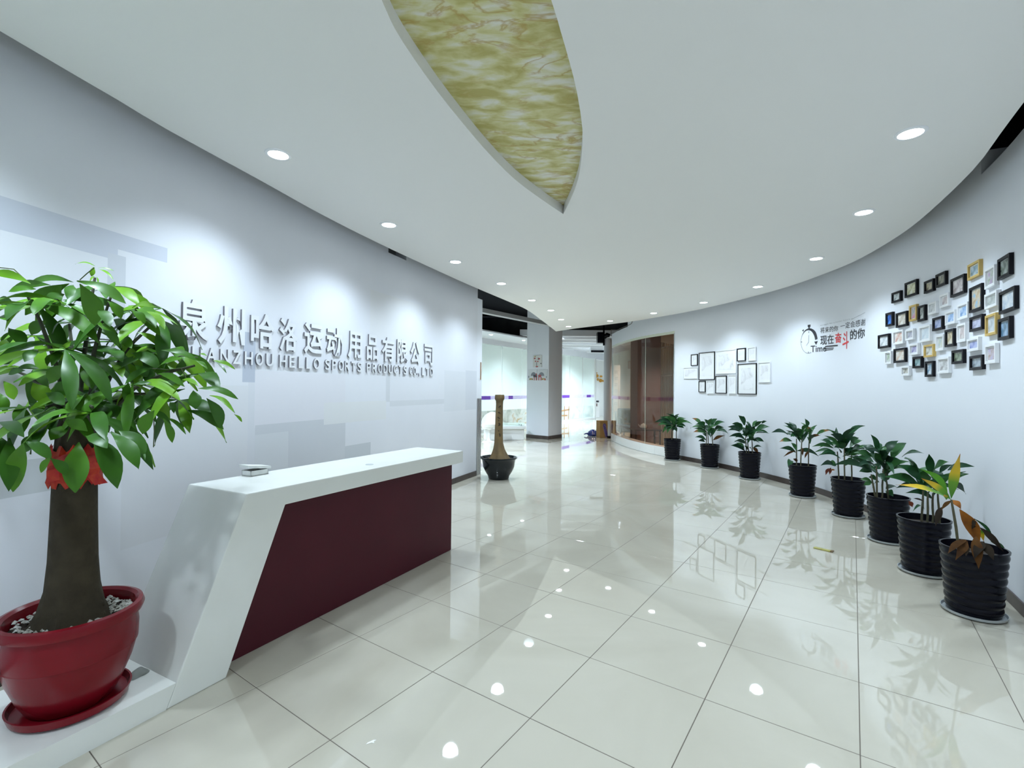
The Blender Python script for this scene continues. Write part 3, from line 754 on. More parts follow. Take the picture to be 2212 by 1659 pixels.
# ------------------------------------------------------------------ leaves
def leaf_mat(name, col, col2, rough=0.38, lo=0.35, hi=0.65, scale=6):
    M = mat_ramp(name, [col, col2], scale=scale, rough=rough, lo=lo, hi=hi)
    b = M.node_tree.nodes['Principled BSDF']
    b.inputs['Specular IOR Level'].default_value = 0.28 if rough < 0.6 else 0.08
    return M
LF = {
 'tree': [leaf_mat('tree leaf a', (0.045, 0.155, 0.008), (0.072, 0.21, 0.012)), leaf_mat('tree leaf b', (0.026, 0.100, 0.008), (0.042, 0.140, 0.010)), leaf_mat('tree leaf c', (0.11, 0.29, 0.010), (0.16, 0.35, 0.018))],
 'dark': [leaf_mat('dracaena leaf a', (0.010, 0.055, 0.018), (0.018, 0.085, 0.022)), leaf_mat('dracaena leaf b', (0.016, 0.075, 0.016), (0.028, 0.11, 0.022)), leaf_mat('dracaena leaf c', (0.007, 0.034, 0.016), (0.013, 0.055, 0.02))],
 'brown': [leaf_mat('withered leaf', (0.045, 0.020, 0.008), (0.09, 0.040, 0.012), 0.9, scale=12)],
 'orange': [leaf_mat('dry orange leaf', (0.16, 0.055, 0.012), (0.28, 0.10, 0.014), 0.6, scale=12)],
 'reddish': [leaf_mat('reddish dry leaf', (0.14, 0.03, 0.02), (0.22, 0.06, 0.03), 0.6)],
 'dusk': [leaf_mat('dark withered leaf', (0.012, 0.009, 0.007), (0.024, 0.017, 0.011), 0.9)],
 'bright': [leaf_mat('bright green leaf', (0.07, 0.26, 0.012), (0.11, 0.33, 0.02))],
}
def tip_mat(name, stops):
    """colour along the leaf: the leaf's own colouring from base to tip, held in a UV-like attribute"""
    M = bpy.data.materials.new(name); M.use_nodes = True; N, L = M.node_tree.nodes, M.node_tree.links
    a = N.new('ShaderNodeAttribute'); a.attribute_name = 'along'; rp = N.new('ShaderNodeValToRGB')
    while len(rp.color_ramp.elements) < len(stops): rp.color_ramp.elements.new(0.5)
    for e_, (p, c) in zip(rp.color_ramp.elements, stops): e_.position = p; e_.color = (*c, 1)
    L.new(a.outputs['Fac'], rp.inputs[0]); L.new(rp.outputs[0], N['Principled BSDF'].inputs['Base Color']); N['Principled BSDF'].inputs['Roughness'].default_value = 0.45
    return M
LF['yellow'] = [tip_mat('yellowing leaf', [(0.0, (0.05, 0.20, 0.012)), (0.35, (0.12, 0.30, 0.012)), (0.55, (0.62, 0.45, 0.012)), (0.85, (0.62, 0.38, 0.02)), (1.0, (0.40, 0.14, 0.02))])]
LF['tipped'] = [tip_mat('brown tipped leaf', [(0.0, (0.015, 0.07, 0.016)), (0.6, (0.03, 0.11, 0.02)), (0.75, (0.30, 0.13, 0.03)), (1.0, (0.22, 0.08, 0.03))])]

def leaf(parent, P0, P1, width, kind, nh=None, arch=0.12, seg=8, cup=0.25, twist=0.0, blunt=0.85, point=1.15):
    P0 = Vector(P0); P1 = Vector(P1); d = P1 - P0; Ln = d.length
    if nh is None:
        toc = (CAM - P0).normalized(); nh = toc + Vector((random.uniform(-.45, .45), random.uniform(-.3, .3), random.uniform(0.0, .8)))
    dd = d.normalized(); side = dd.cross(nh).normalized(); n = side.cross(dd).normalized()
    bend = (Vector((0, 0, 1)) - dd * dd.z)
    if bend.length < 0.2: bend = n
    bend = bend.normalized()
    vs = []; al = []
    for i in range(seg + 1):
        t = i / seg
        c = P0 + d * t + bend * (arch * Ln * math.sin(math.pi * t)) 
        wdt = width / 2 * max(0.05, abs(math.sin(math.pi * min(1, t) ** blunt)) ** point)
        if i == seg: wdt = width * 0.012
        tw = twist * (t - 0.3); sd = side * math.cos(tw) + n * math.sin(tw); nn_ = n * math.cos(tw) - side * math.sin(tw)
        wav = 0.06 * width * math.sin(t * 9 + Ln * 40)
        vs += [c - sd * wdt + nn_ * (wdt * cup + wav), c - nn_ * 0.0, c + sd * wdt + nn_ * (wdt * cup - wav)]; al += [t, t, t]
    fs = []
    for i in range(seg):
        a, b_ = 3 * i, 3 * i + 3; fs += [(a, a + 1, b_ + 1, b_), (a + 1, a + 2, b_ + 2, b_ + 1)]
    ml = LF[kind]; mm_ = random.choice(ml)
    mb = MB().add(vs, fs); o = mb.build('leaf', mm_, parent, fix=False, origin=P0)
    o.data.polygons.foreach_set('use_smooth', [True] * len(o.data.polygons))
    if kind in ('yellow', 'tipped'):
        at_ = o.data.attributes.new('along', 'FLOAT', 'POINT'); at_.data.foreach_set('value', al)
    return o

# ------------------------------------------------------------------ ribbed pots along the picture wall
def ribbed_profile(h=0.43, r0=0.138, r1=0.168, ribs=8):
    pr = [(r0 - 0.012, 0.0), (r0, 0.006)]
    for k in range(ribs):
        for q in range(6):
            t = (k + q / 6) / ribs; pr.append((r0 + (r1 - r0) * t + 0.0075 * math.sin(math.pi * q / 6) ** 1.0, 0.012 + (h - 0.03) * t))
    pr += [(r1, h - 0.016), (r1 + 0.008, h - 0.012), (r1 + 0.009, h), (r1 - 0.003, h), (r1 - 0.006, h - 0.03), (r1 - 0.012, h - 0.06), (0.0005, h - 0.055)]
    return pr
POT_PX = [(1452,996),(1533,1013),(1619,1037.5),(1733,1077),(1832,1121),(1918,1178),(1995,1249),(2103,1343)]
ORD = ['first','second','third','fourth','fifth','sixth','seventh','eighth']
PLAB = ['bushy green plant in a ribbed black pot, standing against the glass window',
        'green plant with a brown leaf in a ribbed black pot, second from the glass',
        'tall dark green plant in a ribbed black pot, third from the glass window',
        'lanky plant with brown leaf tips in a ribbed black pot, fourth from the glass',
        'dense plant with reddish dry leaves in a ribbed black pot, fifth from the glass',
        'very bushy dark green plant in a ribbed black pot, sixth from the glass window',
        'tall-stemmed broad-leaved plant in a ribbed black pot, seventh from the glass window',
        'dying plant with yellow and brown hanging leaves in a ribbed black pot']
A7 = lambda x, y: (1400 + x / 5.267, 860 + y / 5.267)
A8 = lambda x, y: (1740 + x / 3.4555, 880 + y / 3.4555)
G = 'dark'
PL = [
 (A7, 5.267, [((320,460),(320,310)),((270,465),(270,330))],
  [(270,300,70,275,45,G),(260,290,130,215,40,G),(270,290,180,220,40,G),(280,290,275,172,42,G),(300,290,350,180,42,G),(310,290,430,230,42,G),(320,300,450,262,40,G),(330,300,505,297,26,G),(330,310,430,322,32,G),
   (260,310,110,312,40,G),(270,310,200,352,40,G),(260,320,165,392,36,G),(290,320,280,372,40,G),(300,300,230,200,44,G),(330,320,410,342,30,G),(285,300,330,230,50,G),(270,320,215,400,34,G),(280,310,140,270,40,G),(290,330,330,380,30,G),(250,310,180,290,50,G)]),
 (A7, 5.267, [((660,520),(665,370)),((685,515),(680,380)),((740,520),(725,400))],
  [(610,310,500,228,32,'tipped'),(680,300,640,240,28,G),(690,310,727,228,32,G),(720,310,787,233,48,G),(740,330,872,272,40,G),(750,360,860,335,34,G),(770,370,910,402,32,G),(650,340,545,300,42,G),(640,350,480,340,36,G),
   (660,400,512,388,36,'tipped'),(660,480,533,445,30,G),(650,500,568,488,26,G),(735,480,872,425,30,'brown'),(690,340,722,400,66,G),(660,370,690,310,54,G),(640,330,600,265,38,G),(700,340,760,300,46,G),(665,440,610,400,30,G),(725,420,700,350,40,G),(650,360,570,340,40,G)]),
 (A7, 5.267, [((1120,600),(1110,430)),((1190,610),(1180,430)),((1150,600),(1130,480))],
  [(1100,310,1028,198,46,G),(1090,310,1088,203,34,G),(1070,370,980,278,48,G),(1060,360,950,293,40,G),(1060,375,903,328,40,G),(1050,385,908,366,34,G),(1080,450,983,403,36,G),(1080,460,918,440,36,G),(1110,520,978,490,30,G),
   (1100,600,938,540,46,G),(1100,580,998,510,36,G),(1160,390,1150,290,64,G),(1190,390,1212,318,42,G),(1220,370,1387,328,52,G),(1215,330,1310,262,34,G),(1290,290,1352,264,22,G),(1220,400,1382,408,42,G),(1200,490,1312,495,36,G),
   (1190,570,1305,562,22,G),(1195,560,1252,622,32,'brown'),(1150,450,1195,395,64,G),(1110,410,1085,340,54,G),(1130,440,1060,420,44,G),(1170,430,1230,360,46,G),(1180,600,1150,560,26,G),(1130,590,1060,545,40,G)]),
 (A7, 5.267, [((1690,720),(1690,460)),((1735,720),(1750,470)),((1822,740),(1830,470))],
  [(1680,390,1600,273,48,G),(1660,380,1548,280,34,G),(1590,415,1403,393,46,G),(1660,440,1555,400,52,G),(1700,450,1678,358,84,G),(1750,370,1822,308,34,G),(1810,330,1783,233,36,G),(1790,410,1855,328,36,'tipped'),(1745,480,1765,395,74,G),
   (1640,490,1488,500,46,'tipped'),(1690,600,1625,505,34,G),(1680,620,1497,572,42,G),(1680,600,1540,668,22,'brown'),(1690,600,1940,662,44,G),(1835,450,1960,425,34,'brown'),(1900,440,2082,368,34,'tipped'),(1960,420,2112,382,28,G),(1835,480,1910,430,36,G),
   (1640,715,1588,780,54,G),(1700,720,1650,690,30,'brown'),(1740,430,1700,340,60,G),(1760,420,1800,360,50,G),(1750,560,1760,660,24,'brown'),(1825,600,1780,690,22,'brown'),(1700,460,1620,440,54,G)]),
 (A8, 3.4555, [((250,510),(240,330)),((290,500),(290,310)),((345,510),(340,300))],
  [(280,270,188,203,46,G),(232,240,229,148,20,G),(300,290,378,188,42,G),(340,270,398,228,42,G),(240,290,130,238,30,G),(210,305,48,294,27,G),(220,335,68,335,27,G),(230,345,112,352,27,G),(210,290,108,243,24,G),(330,300,432,248,40,G),
   (350,310,442,310,44,G),(320,345,402,352,52,G),(300,410,372,400,34,G),(220,440,113,435,34,G),(230,440,170,408,28,G),(190,450,180,503,20,'reddish'),(175,455,150,506,20,'reddish'),(218,465,192,472,16,'orange'),(275,310,240,248,52,G),(290,330,312,268,64,G),
   (265,340,215,300,46,G),(340,340,410,300,50,G),(300,300,270,230,50,G),(350,400,420,390,38,G),(290,440,330,400,30,G),(300,360,350,310,56,G)]),
 (A8, 3.4555, [((520,620),(530,440)),((500,610),(490,500)),((570,630),(580,460)),((620,620),(600,490))],
  [(540,340,488,203,37,G),(550,330,522,258,48,G),(600,350,694,248,54,G),(640,390,752,268,66,G),(720,370,884,345,36,G),(510,350,420,278,54,G),(500,370,358,340,44,G),(510,410,378,370,42,G),(520,430,388,440,44,G),(500,480,398,480,40,G),
   (500,570,398,538,34,G),(560,410,520,338,64,G),(600,430,662,378,66,G),(610,440,684,428,54,G),(570,480,625,480,44,G),(600,610,684,598,44,G),(600,620,655,665,44,G),(540,500,600,560,40,G),(490,570,430,582,30,G),(580,400,600,320,60,G),
   (560,460,500,430,60,G),(600,470,660,470,54,G),(530,540,470,520,38,G),(600,540,640,520,40,G),(640,420,720,400,56,G),(560,360,600,290,56,G),(550,560,500,600,34,G)]),
 (A8, 3.4555, [((868,775),(880,620)),((910,775),(915,630)),((950,790),(950,640)),((1003,745),(985,640))],
  [(860,550,688,428,76,G),(850,520,738,378,66,G),(930,500,922,348,54,G),(950,500,1072,408,76,G),(1000,490,1098,428,34,G),(1060,470,1262,443,46,G),(1080,560,1218,497,46,G),(1080,580,1197,648,46,G),(860,600,588,520,64,G),(870,600,678,602,42,G),
   (960,560,1010,480,70,G),(900,560,880,470,70,G),(940,600,990,540,60,G),(980,600,1060,550,52,G),(880,700,805,680,14,'dusk'),(890,760,800,780,20,G),(770,700,800,745,30,'reddish'),(910,590,850,540,60,G)]),
 (A8, 3.4555, [((1120,985),(1088,690))],
  [(1090,690,674,578,50,'yellow'),(1080,680,862,528,46,'yellow'),(1060,650,855,460,44,'bright'),(1088,680,1155,346,62,'yellow'),(1050,690,1040,650,26,'yellow'),
   (1100,690,1160,760,44,'orange'),(1150,760,1300,1040,84,'orange'),(1270,960,1292,1205,66,'brown'),(1200,990,1062,1092,52,'brown'),(1090,695,1010,770,26,'brown'),(1015,745,968,890,44,'dusk'),
   (1255,828,1395,1010,22,G),(1300,895,1480,1080,44,'dusk'),(1380,1000,1503,1125,34,G),(1465,1205,1518,1247,10,G),(1262,830,1250,905,24,'dusk'),(1320,1010,1405,1140,60,'dusk'),(1210,1000,1120,1140,60,'brown'),(1290,900,1330,1000,30,'yellow'),(1330,1000,1260,1130,60,'dusk'),(1280,860,1240,910,30,'dusk'),(1170,1010,1200,1110,60,'dusk')]),
]
def off_wall(P):
    j = min(range(len(RW.p)), key=lambda q_: (RW.p[q_] - Vector((P.x, P.y))).length)
    return (Vector((P.x, P.y)) - RW.p[j]).dot(RW.nrm(RW.u[j]))
pot_proto = None
for k, (q, lab) in enumerate(zip(POT_PX, PLAB)):
    f0 = atz(*q, 0.0); dirv = Vector((f0.x, f0.y)).normalized(); c2 = Vector((f0.x, f0.y)) + dirv * 0.165
    c = Vector((c2.x, c2.y, 0))
    t = thing('potted_plant', c, lab, 'potted plant', 'plants in ribbed black pots along the picture wall')
    if pot_proto is None:
        mb = MB().lathe(ribbed_profile(), (0, 0, 0.014), seg=40); po = mb.build('pot', BLKPL, smooth=True)
        sa = MB().lathe([(0.001, 0.0), (0.145, 0.0), (0.163, 0.010), (0.168, 0.026), (0.164, 0.026), (0.158, 0.012), (0.001, 0.010)], (0, 0, 0), seg=40).build('saucer', GREYPL, smooth=True)
        so = MB().lathe([(0.0005, 0.395), (0.08, 0.398), (0.164, 0.392)], (0, 0, 0), seg=24, jitter=0.0).build('soil', SOIL, smooth=True)
        pot_proto = (po, sa, so)
        for o in pot_proto: o.parent = t; o.location = (0, 0, 0)
    else:
        for src in pot_proto:
            o = src.copy(); COL.objects.link(o); o.parent = t; o.location = (0, 0, 0); o.rotation_euler.z = random.uniform(0, 6)
    A, sc, stems, leaves = PL[k]
    Yc = c.y
    for (a, b_) in stems:
        pa = A(*a); pb = A(*b_)
        dy = random.uniform(-0.05, 0.05)
        P0 = aty(*pa, Yc + dy); P1 = aty(*pb, Yc + dy * 1.2)
        P0.z = 0.40; P0.x = min(max(P0.x, c.x - .13), c.x + .13)
        pts = [P0.lerp(P1, s) + Vector((random.uniform(-.004, .004), 0, 0)) for s in (0, .25, .5, .75, 1)]
        MB().tube(pts, [0.009, 0.008, 0.0085, 0.0075, 0.006], 8).build('stem', mat('plant stem', (0.05, 0.055, 0.025), 0.7, noise=(30, 0.4, (0.09, 0.075, 0.04))), t, smooth=True)
    for (x0, y0, x1, y1, w_, kd) in leaves:
        db = random.uniform(-0.05, 0.05); dt = random.uniform(-0.17, 0.15)
        if k == 7:
            dt = random.uniform(-0.12, 0.0)
            if y1 > 1050 and x1 < 1420: db, dt = -0.10, random.uniform(-0.24, -0.205)
        P0 = aty(*A(x0, y0), Yc + db); P1 = aty(*A(x1, y1), Yc + dt)
        for _ in range(22):
            if off_wall(P1) > 0.05: break
            dt -= 0.04; P1 = aty(*A(x1, y1), Yc + dt)
        for _ in range(10):
            if off_wall(P1) > 0.05: break
            P1 = P0.lerp(P1, 0.85)
        wd = w_ / sc / FPX * Yc * 1.35 * Yc / math.hypot(c.x, Yc)
        leaf(t, P0, P1, wd, kd, arch=0.15 if kd in (G, 'tipped', 'bright') else 0.06, twist=random.uniform(-.5, .5))

    if k < 7:      # further leaves filling the crown
        tops = [aty(*A(*b_), Yc) for _, b_ in stems]
        for q in range(13 if k in (0, 2, 5) else 9):
            T0 = random.choice(tops) + Vector((random.uniform(-.02, .02), random.uniform(-.04, .04), random.uniform(-.10, .10)))
            az = random.uniform(0, 6.28); Lf = random.uniform(.20, .33); el = random.uniform(-.25, 1.0)
            P1 = T0 + Vector((math.cos(az) * math.cos(el), math.sin(az) * math.cos(el), math.sin(el))) * Lf
            for _ in range(8):
                if off_wall(P1) > 0.05: break
                P1 = T0 + (P1 - T0) * 0.8
            leaf(t, T0, P1, random.uniform(.042, .060), 'dark', arch=0.18, twist=random.uniform(-.5, .5))

# ------------------------------------------------------------------ money tree in the red pot
tc2 = Vector((-1.875, 2.085)); tz = 0.10
tree = thing('money_tree', (tc2.x, tc2.y, tz), 'large leafy money tree in a red glazed pot on the white platform', 'potted tree')
T3 = lambda x, y, z: Vector((tc2.x + x, tc2.y + y, tz + z))
MB().lathe([(0.001, 0.0), (0.17, 0.0), (0.195, 0.012), (0.205, 0.045), (0.198, 0.045), (0.188, 0.02), (0.001, 0.014)], T3(0, 0, 0.001), seg=48).build('saucer', POTRED, tree, smooth=True)
MB().lathe([(0.13, 0.0), (0.145, 0.01), (0.175, 0.07), (0.205, 0.15), (0.222, 0.22), (0.2255, 0.222), (0.2255, 0.228), (0.226, 0.23), (0.228, 0.29), (0.222, 0.335), (0.222, 0.345), (0.240, 0.352), (0.247, 0.372), (0.240, 0.392),
            (0.225, 0.396), (0.213, 0.385), (0.208, 0.33), (0.0005, 0.325)], T3(0, 0, 0.016), seg=56).build('pot', POTRED, tree, smooth=True)
MB().lathe([(0.0005, 0.356), (0.1, 0.354), (0.207, 0.348)], T3(0, 0, 0), seg=32).build('soil', SOIL, tree, smooth=True)
mb = MB()
for q in range(420):
    a = random.uniform(0, 6.28); r = math.sqrt(random.uniform(0.10 ** 2, 0.20 ** 2)); s = random.uniform(0.006, 0.013)
    ctr = T3(r * math.cos(a), r * math.sin(a), 0.362 + random.uniform(0, 0.012))
    vs = [ctr + Vector((dx * s * random.uniform(.7, 1.3), dy * s * random.uniform(.7, 1.3), dz * s * random.uniform(.5, .9))) for dx, dy, dz in ((1,0,0),(-1,0,0),(0,1,0),(0,-1,0),(0,0,1),(0,0,-1))]
    mb.add(vs, [(0,2,4),(2,1,4),(1,3,4),(3,0,4),(2,0,5),(1,2,5),(3,1,5),(0,3,5)])
pb = mb.build('pebbles', mat_ramp('pebble', [(0.20, 0.17, 0.13), (0.45, 0.43, 0.38), (0.62, 0.62, 0.58)], scale=40, rough=0.7), tree); pb['kind'] = 'stuff'; pb['label'] = 'pale gravel pebbles around the trunk'
BARK = mat('grey brown bark', (0.030, 0.024, 0.015), 0.85, spec=0.2, noise=(12, 0.5, (0.055, 0.044, 0.026)), bump=(35, 0.6))
prof = [(0.142, 0.345), (0.128, 0.37), (0.108, 0.42), (0.092, 0.50), (0.083, 0.62), (0.078, 0.80), (0.075, 0.95), (0.072, 1.08), (0.065, 1.18), (0.05, 1.24), (0.0005, 1.26)]
mb = MB(); vs = []; seg = 36
for i in range(seg):
    a = 2 * math.pi * i / seg
    for r, z in prof:
        k = 1 + (0.10 * math.sin(a * 5 + 1) + 0.05 * math.sin(a * 9)) * max(0, (0.55 - z) / 0.2) if z < 0.55 else 1 + 0.02 * math.sin(a * 3 + z * 4)
        vs.append(T3(r * k * math.cos(a), r * k * math.sin(a), z))
n = len(prof)
mb.add(vs, [(i * n + q, ((i + 1) % seg) * n + q, ((i + 1) % seg) * n + q + 1, i * n + q + 1) for i in range(seg) for q in range(n - 1)])
mb.build('trunk', BARK, tree, smooth=True)
GREENST = mat('green stem', (0.07, 0.10, 0.03), 0.6)
B0 = T3(0, 0, 1.16)
brs = []
for (x, y, Yo) in [(60, 640, -0.15), (150, 700, 0.1), (240, 640, -0.05), (330, 700, 0.05), (420, 790, -0.05), (30, 800, 0.15), (330, 850, 0.12), (100, 880, -0.2), (200, 880, -0.22), (205, 600, 0.1)]:
    E_ = aty(x, y, tc2.y + Yo); M_ = B0.lerp(E_, 0.5) + Vector((0, 0, 0.05)); brs.append(E_)
    st = B0 + Vector((random.uniform(-.05, .05), random.uniform(-.04, .04), random.uniform(-0.02, 0.08)))
    MB().tube([st, st.lerp(M_, .5), M_, M_.lerp(E_, .5) + Vector((0, 0, .015)), E_], [0.013, 0.010, 0.008, 0.0065, 0.005], 8).build('branch', mat('branch bark', (0.045, 0.05, 0.025), 0.75), tree, smooth=True)
AT = lambda x, y: (x / 3.016, 550 + y / 3.016)
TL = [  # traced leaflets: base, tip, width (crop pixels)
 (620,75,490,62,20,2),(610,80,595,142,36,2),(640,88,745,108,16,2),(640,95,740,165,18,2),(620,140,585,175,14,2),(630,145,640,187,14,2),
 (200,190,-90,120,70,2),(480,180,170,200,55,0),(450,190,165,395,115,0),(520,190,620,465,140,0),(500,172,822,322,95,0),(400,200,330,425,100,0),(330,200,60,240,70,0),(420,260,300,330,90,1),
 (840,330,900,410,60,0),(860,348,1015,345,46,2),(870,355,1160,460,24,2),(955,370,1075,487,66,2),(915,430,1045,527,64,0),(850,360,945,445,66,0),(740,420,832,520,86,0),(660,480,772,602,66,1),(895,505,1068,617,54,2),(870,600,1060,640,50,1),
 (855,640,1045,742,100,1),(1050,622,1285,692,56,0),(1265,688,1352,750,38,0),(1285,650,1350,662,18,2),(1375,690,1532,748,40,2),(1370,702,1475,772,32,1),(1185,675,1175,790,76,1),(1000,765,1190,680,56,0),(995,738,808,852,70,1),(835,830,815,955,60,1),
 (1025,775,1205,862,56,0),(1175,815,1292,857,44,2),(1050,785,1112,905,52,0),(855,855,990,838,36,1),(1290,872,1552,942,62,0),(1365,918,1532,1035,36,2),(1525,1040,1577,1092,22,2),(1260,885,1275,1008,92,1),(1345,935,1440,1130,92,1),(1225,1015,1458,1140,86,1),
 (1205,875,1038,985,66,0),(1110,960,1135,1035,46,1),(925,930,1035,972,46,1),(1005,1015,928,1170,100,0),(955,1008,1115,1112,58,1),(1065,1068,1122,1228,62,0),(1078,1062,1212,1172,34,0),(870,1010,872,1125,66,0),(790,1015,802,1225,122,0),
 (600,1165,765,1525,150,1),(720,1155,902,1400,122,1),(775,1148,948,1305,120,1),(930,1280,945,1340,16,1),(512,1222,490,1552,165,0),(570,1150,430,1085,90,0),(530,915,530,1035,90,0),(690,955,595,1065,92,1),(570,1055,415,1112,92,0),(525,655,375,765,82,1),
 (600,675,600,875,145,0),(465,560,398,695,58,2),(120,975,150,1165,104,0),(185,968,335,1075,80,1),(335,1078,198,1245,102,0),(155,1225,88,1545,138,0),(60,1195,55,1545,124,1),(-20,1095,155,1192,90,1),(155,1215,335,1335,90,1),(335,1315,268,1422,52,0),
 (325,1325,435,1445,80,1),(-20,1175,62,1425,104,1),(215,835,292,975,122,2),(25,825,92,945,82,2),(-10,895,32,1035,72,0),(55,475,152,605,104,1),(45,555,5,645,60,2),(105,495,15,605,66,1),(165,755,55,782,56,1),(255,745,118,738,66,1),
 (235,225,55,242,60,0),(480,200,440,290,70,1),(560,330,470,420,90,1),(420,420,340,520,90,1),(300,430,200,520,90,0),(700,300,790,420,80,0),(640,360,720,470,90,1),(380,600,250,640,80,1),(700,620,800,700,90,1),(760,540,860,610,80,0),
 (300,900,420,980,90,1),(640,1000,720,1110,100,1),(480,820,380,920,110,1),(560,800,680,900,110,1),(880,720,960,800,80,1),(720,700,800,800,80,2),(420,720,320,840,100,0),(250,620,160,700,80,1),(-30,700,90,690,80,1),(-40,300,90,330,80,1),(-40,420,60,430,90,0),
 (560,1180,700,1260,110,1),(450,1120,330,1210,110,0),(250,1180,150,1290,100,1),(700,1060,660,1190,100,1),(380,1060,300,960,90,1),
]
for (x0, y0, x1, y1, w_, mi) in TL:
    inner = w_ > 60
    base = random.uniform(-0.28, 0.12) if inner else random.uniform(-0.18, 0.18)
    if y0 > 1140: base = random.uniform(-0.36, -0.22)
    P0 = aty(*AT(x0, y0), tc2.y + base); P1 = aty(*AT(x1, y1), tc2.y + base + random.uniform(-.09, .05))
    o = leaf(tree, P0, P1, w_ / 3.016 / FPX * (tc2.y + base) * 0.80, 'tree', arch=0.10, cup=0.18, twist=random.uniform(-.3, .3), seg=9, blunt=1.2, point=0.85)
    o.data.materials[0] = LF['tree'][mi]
# further clusters deeper in the crown
for E_ in brs + [aty(170, 760, tc2.y), aty(250, 720, tc2.y + .1), aty(120, 820, tc2.y + .1), aty(300, 780, tc2.y + .15), aty(60, 720, tc2.y + .2), aty(200, 830, tc2.y + .05), aty(110, 660, tc2.y - .1), aty(270, 830, tc2.y - .1), aty(370, 760, tc2.y + .05), aty(150, 860, tc2.y - .15), aty(40, 860, tc2.y), aty(280, 660, tc2.y + .1), aty(120, 740, tc2.y - .2)]:
    c0 = E_ + Vector((random.uniform(-.05, .05), random.uniform(0, .15), random.uniform(-.05, .03)))
    for q in range(7):
        a = q * 0.9 + random.uniform(-.3, .3); Lf = random.uniform(0.17, 0.27)
        P1 = c0 + Vector((math.cos(a) * Lf, math.sin(a) * Lf, random.uniform(-0.24, -0.03)))
        if P1.x < -2.42: P1.x = -2.42
        qx, qy = proj(P1)
        if qx > 500 or (qx > 345 and qy < 745) or qy < 610: continue
        leaf(tree, c0, P1, random.uniform(.048, .062), 'tree', nh=Vector((random.uniform(-.3, .3), random.uniform(-.9, -.2), 0.8)), arch=0.12, seg=7, blunt=1.2, point=0.85)
for q in ([(0,85),(90,95),(150,150),(175,170)], [(520,165),(570,120),(615,85)], [(1000,1010),(1005,1150),(1000,1255)], [(1290,670),(1180,660),(1060,690)], [(1230,840),(1180,740),(1110,750),(990,742)]):
    MB().tube([aty(*AT(*p), tc2.y - 0.05) for p in q], 0.0022, 6).build('petiole', GREENST, tree, smooth=True)
# red festive ribbon round the trunk
RIB = mat('red foil ribbon', (0.34, 0.006, 0.006), 0.45, spec=0.25, noise=(26, 0.2, (0.42, 0.035, 0.008)))
mb = MB(); seg = 40; vs = []
for i in range(seg):
    a = 2 * math.pi * i / seg
    for r, z in ((0.080, 0.945), (0.090, 0.975), (0.085, 1.01), (0.091, 1.06), (0.078, 1.10)):
        k = 1 + 0.06 * math.sin(i * 2.3 + z * 40); vs.append(T3(r * k * math.cos(a), r * k * math.sin(a), z + 0.018 * math.sin(i * 1.7)))
mb.add(vs, [(i * 5 + q, ((i + 1) % seg) * 5 + q, ((i + 1) % seg) * 5 + q + 1, i * 5 + q + 1) for i in range(seg) for q in range(4)])
mb.build('ribbon', RIB, tree, smooth=True, fix=False)['label'] = 'red ribbon tied around the trunk'
for (xa, ya, xb, yb, w_) in [(135,985,112,1040,26),(205,1000,216,1046,26),(150,980,120,1010,30),(190,985,215,1015,30)]:
    P0 = aty(xa, ya, tc2.y - 0.12); P1 = aty(xb, yb, tc2.y - 0.13); s = Vector((1, 0, 0.2)).normalized() * (w_ / FPX)
    MB().add([P0 - s, P0 + s, P1 + s * 1.3, P1 - s * 0.9, P0.lerp(P1, .5) + Vector((0, -.02, 0)) - s, P0.lerp(P1, .5) + Vector((0, -.02, 0)) + s], [(0, 1, 5, 4), (4, 5, 2, 3)]).build('ribbon_tail', RIB, tree, fix=False)
# grey rag on the platform behind the pot
g = atz(299, 1457, 0.10)
mb = MB(); vs = []
for i in range(20):
    a = 2 * math.pi * i / 20
    for r, z in ((0.034, 0.0), (0.030, 0.012), (0.018, 0.022), (0.0005, 0.026)):
        k = 1 + 0.18 * math.sin(a * 3 + z * 80); vs.append(Vector((g.x + r * k * math.cos(a), g.y + r * k * 1.3 * math.sin(a), 0.101 + z)))
mb.add(vs, [(i * 4 + q, ((i + 1) % 20) * 4 + q, ((i + 1) % 20) * 4 + q + 1, i * 4 + q + 1) for i in range(20) for q in range(3)])
tag(mb.build('cloth', mat('grey stone', (0.25, 0.26, 0.24), 0.9), smooth=True), 'small grey stone on the platform behind the red pot', 'cloth')

# ------------------------------------------------------------------ bare cut trunk in a black bowl pot
f0 = atz(1077, 1038); dv = Vector((f0.x, f0.y)).normalized(); sc2 = Vector((f0.x, f0.y)) + dv * 0.16
stump = thing('potted_stump', (sc2.x, sc2.y, 0), 'bare cut tree trunk in a black bowl pot by the end of the lettered wall', 'potted tree')
S3 = lambda x, y, z: Vector((sc2.x + x, sc2.y + y, z))
MB().lathe([(0.15, 0.0), (0.165, 0.01), (0.18, 0.06), (0.225, 0.13), (0.255, 0.20), (0.262, 0.26), (0.275, 0.315), (0.300, 0.335), (0.302, 0.355), (0.285, 0.358), (0.262, 0.335), (0.25, 0.30), (0.0005, 0.305)], S3(0, 0, 0), seg=48).build('pot', BLKGL, stump, smooth=True)
MB().lathe([(0.0005, 0.33), (0.15, 0.325), (0.258, 0.318)], S3(0, 0, 0), seg=24).build('soil', SOIL, stump, smooth=True)
TB = mat('tan bark', (0.20, 0.13, 0.05), 0.8, noise=(7, 0.5, (0.13, 0.09, 0.045)), bump=(25, 0.6))
prof = [(0.165, 0.31), (0.14, 0.35), (0.115, 0.41), (0.09, 0.48), (0.072, 0.58), (0.066, 0.75), (0.062, 1.0), (0.058, 1.22), (0.062, 1.27), (0.078, 1.295), (0.08, 1.33), (0.074, 1.37), (0.0005, 1.372)]
vs = []; seg = 30; n = len(prof)
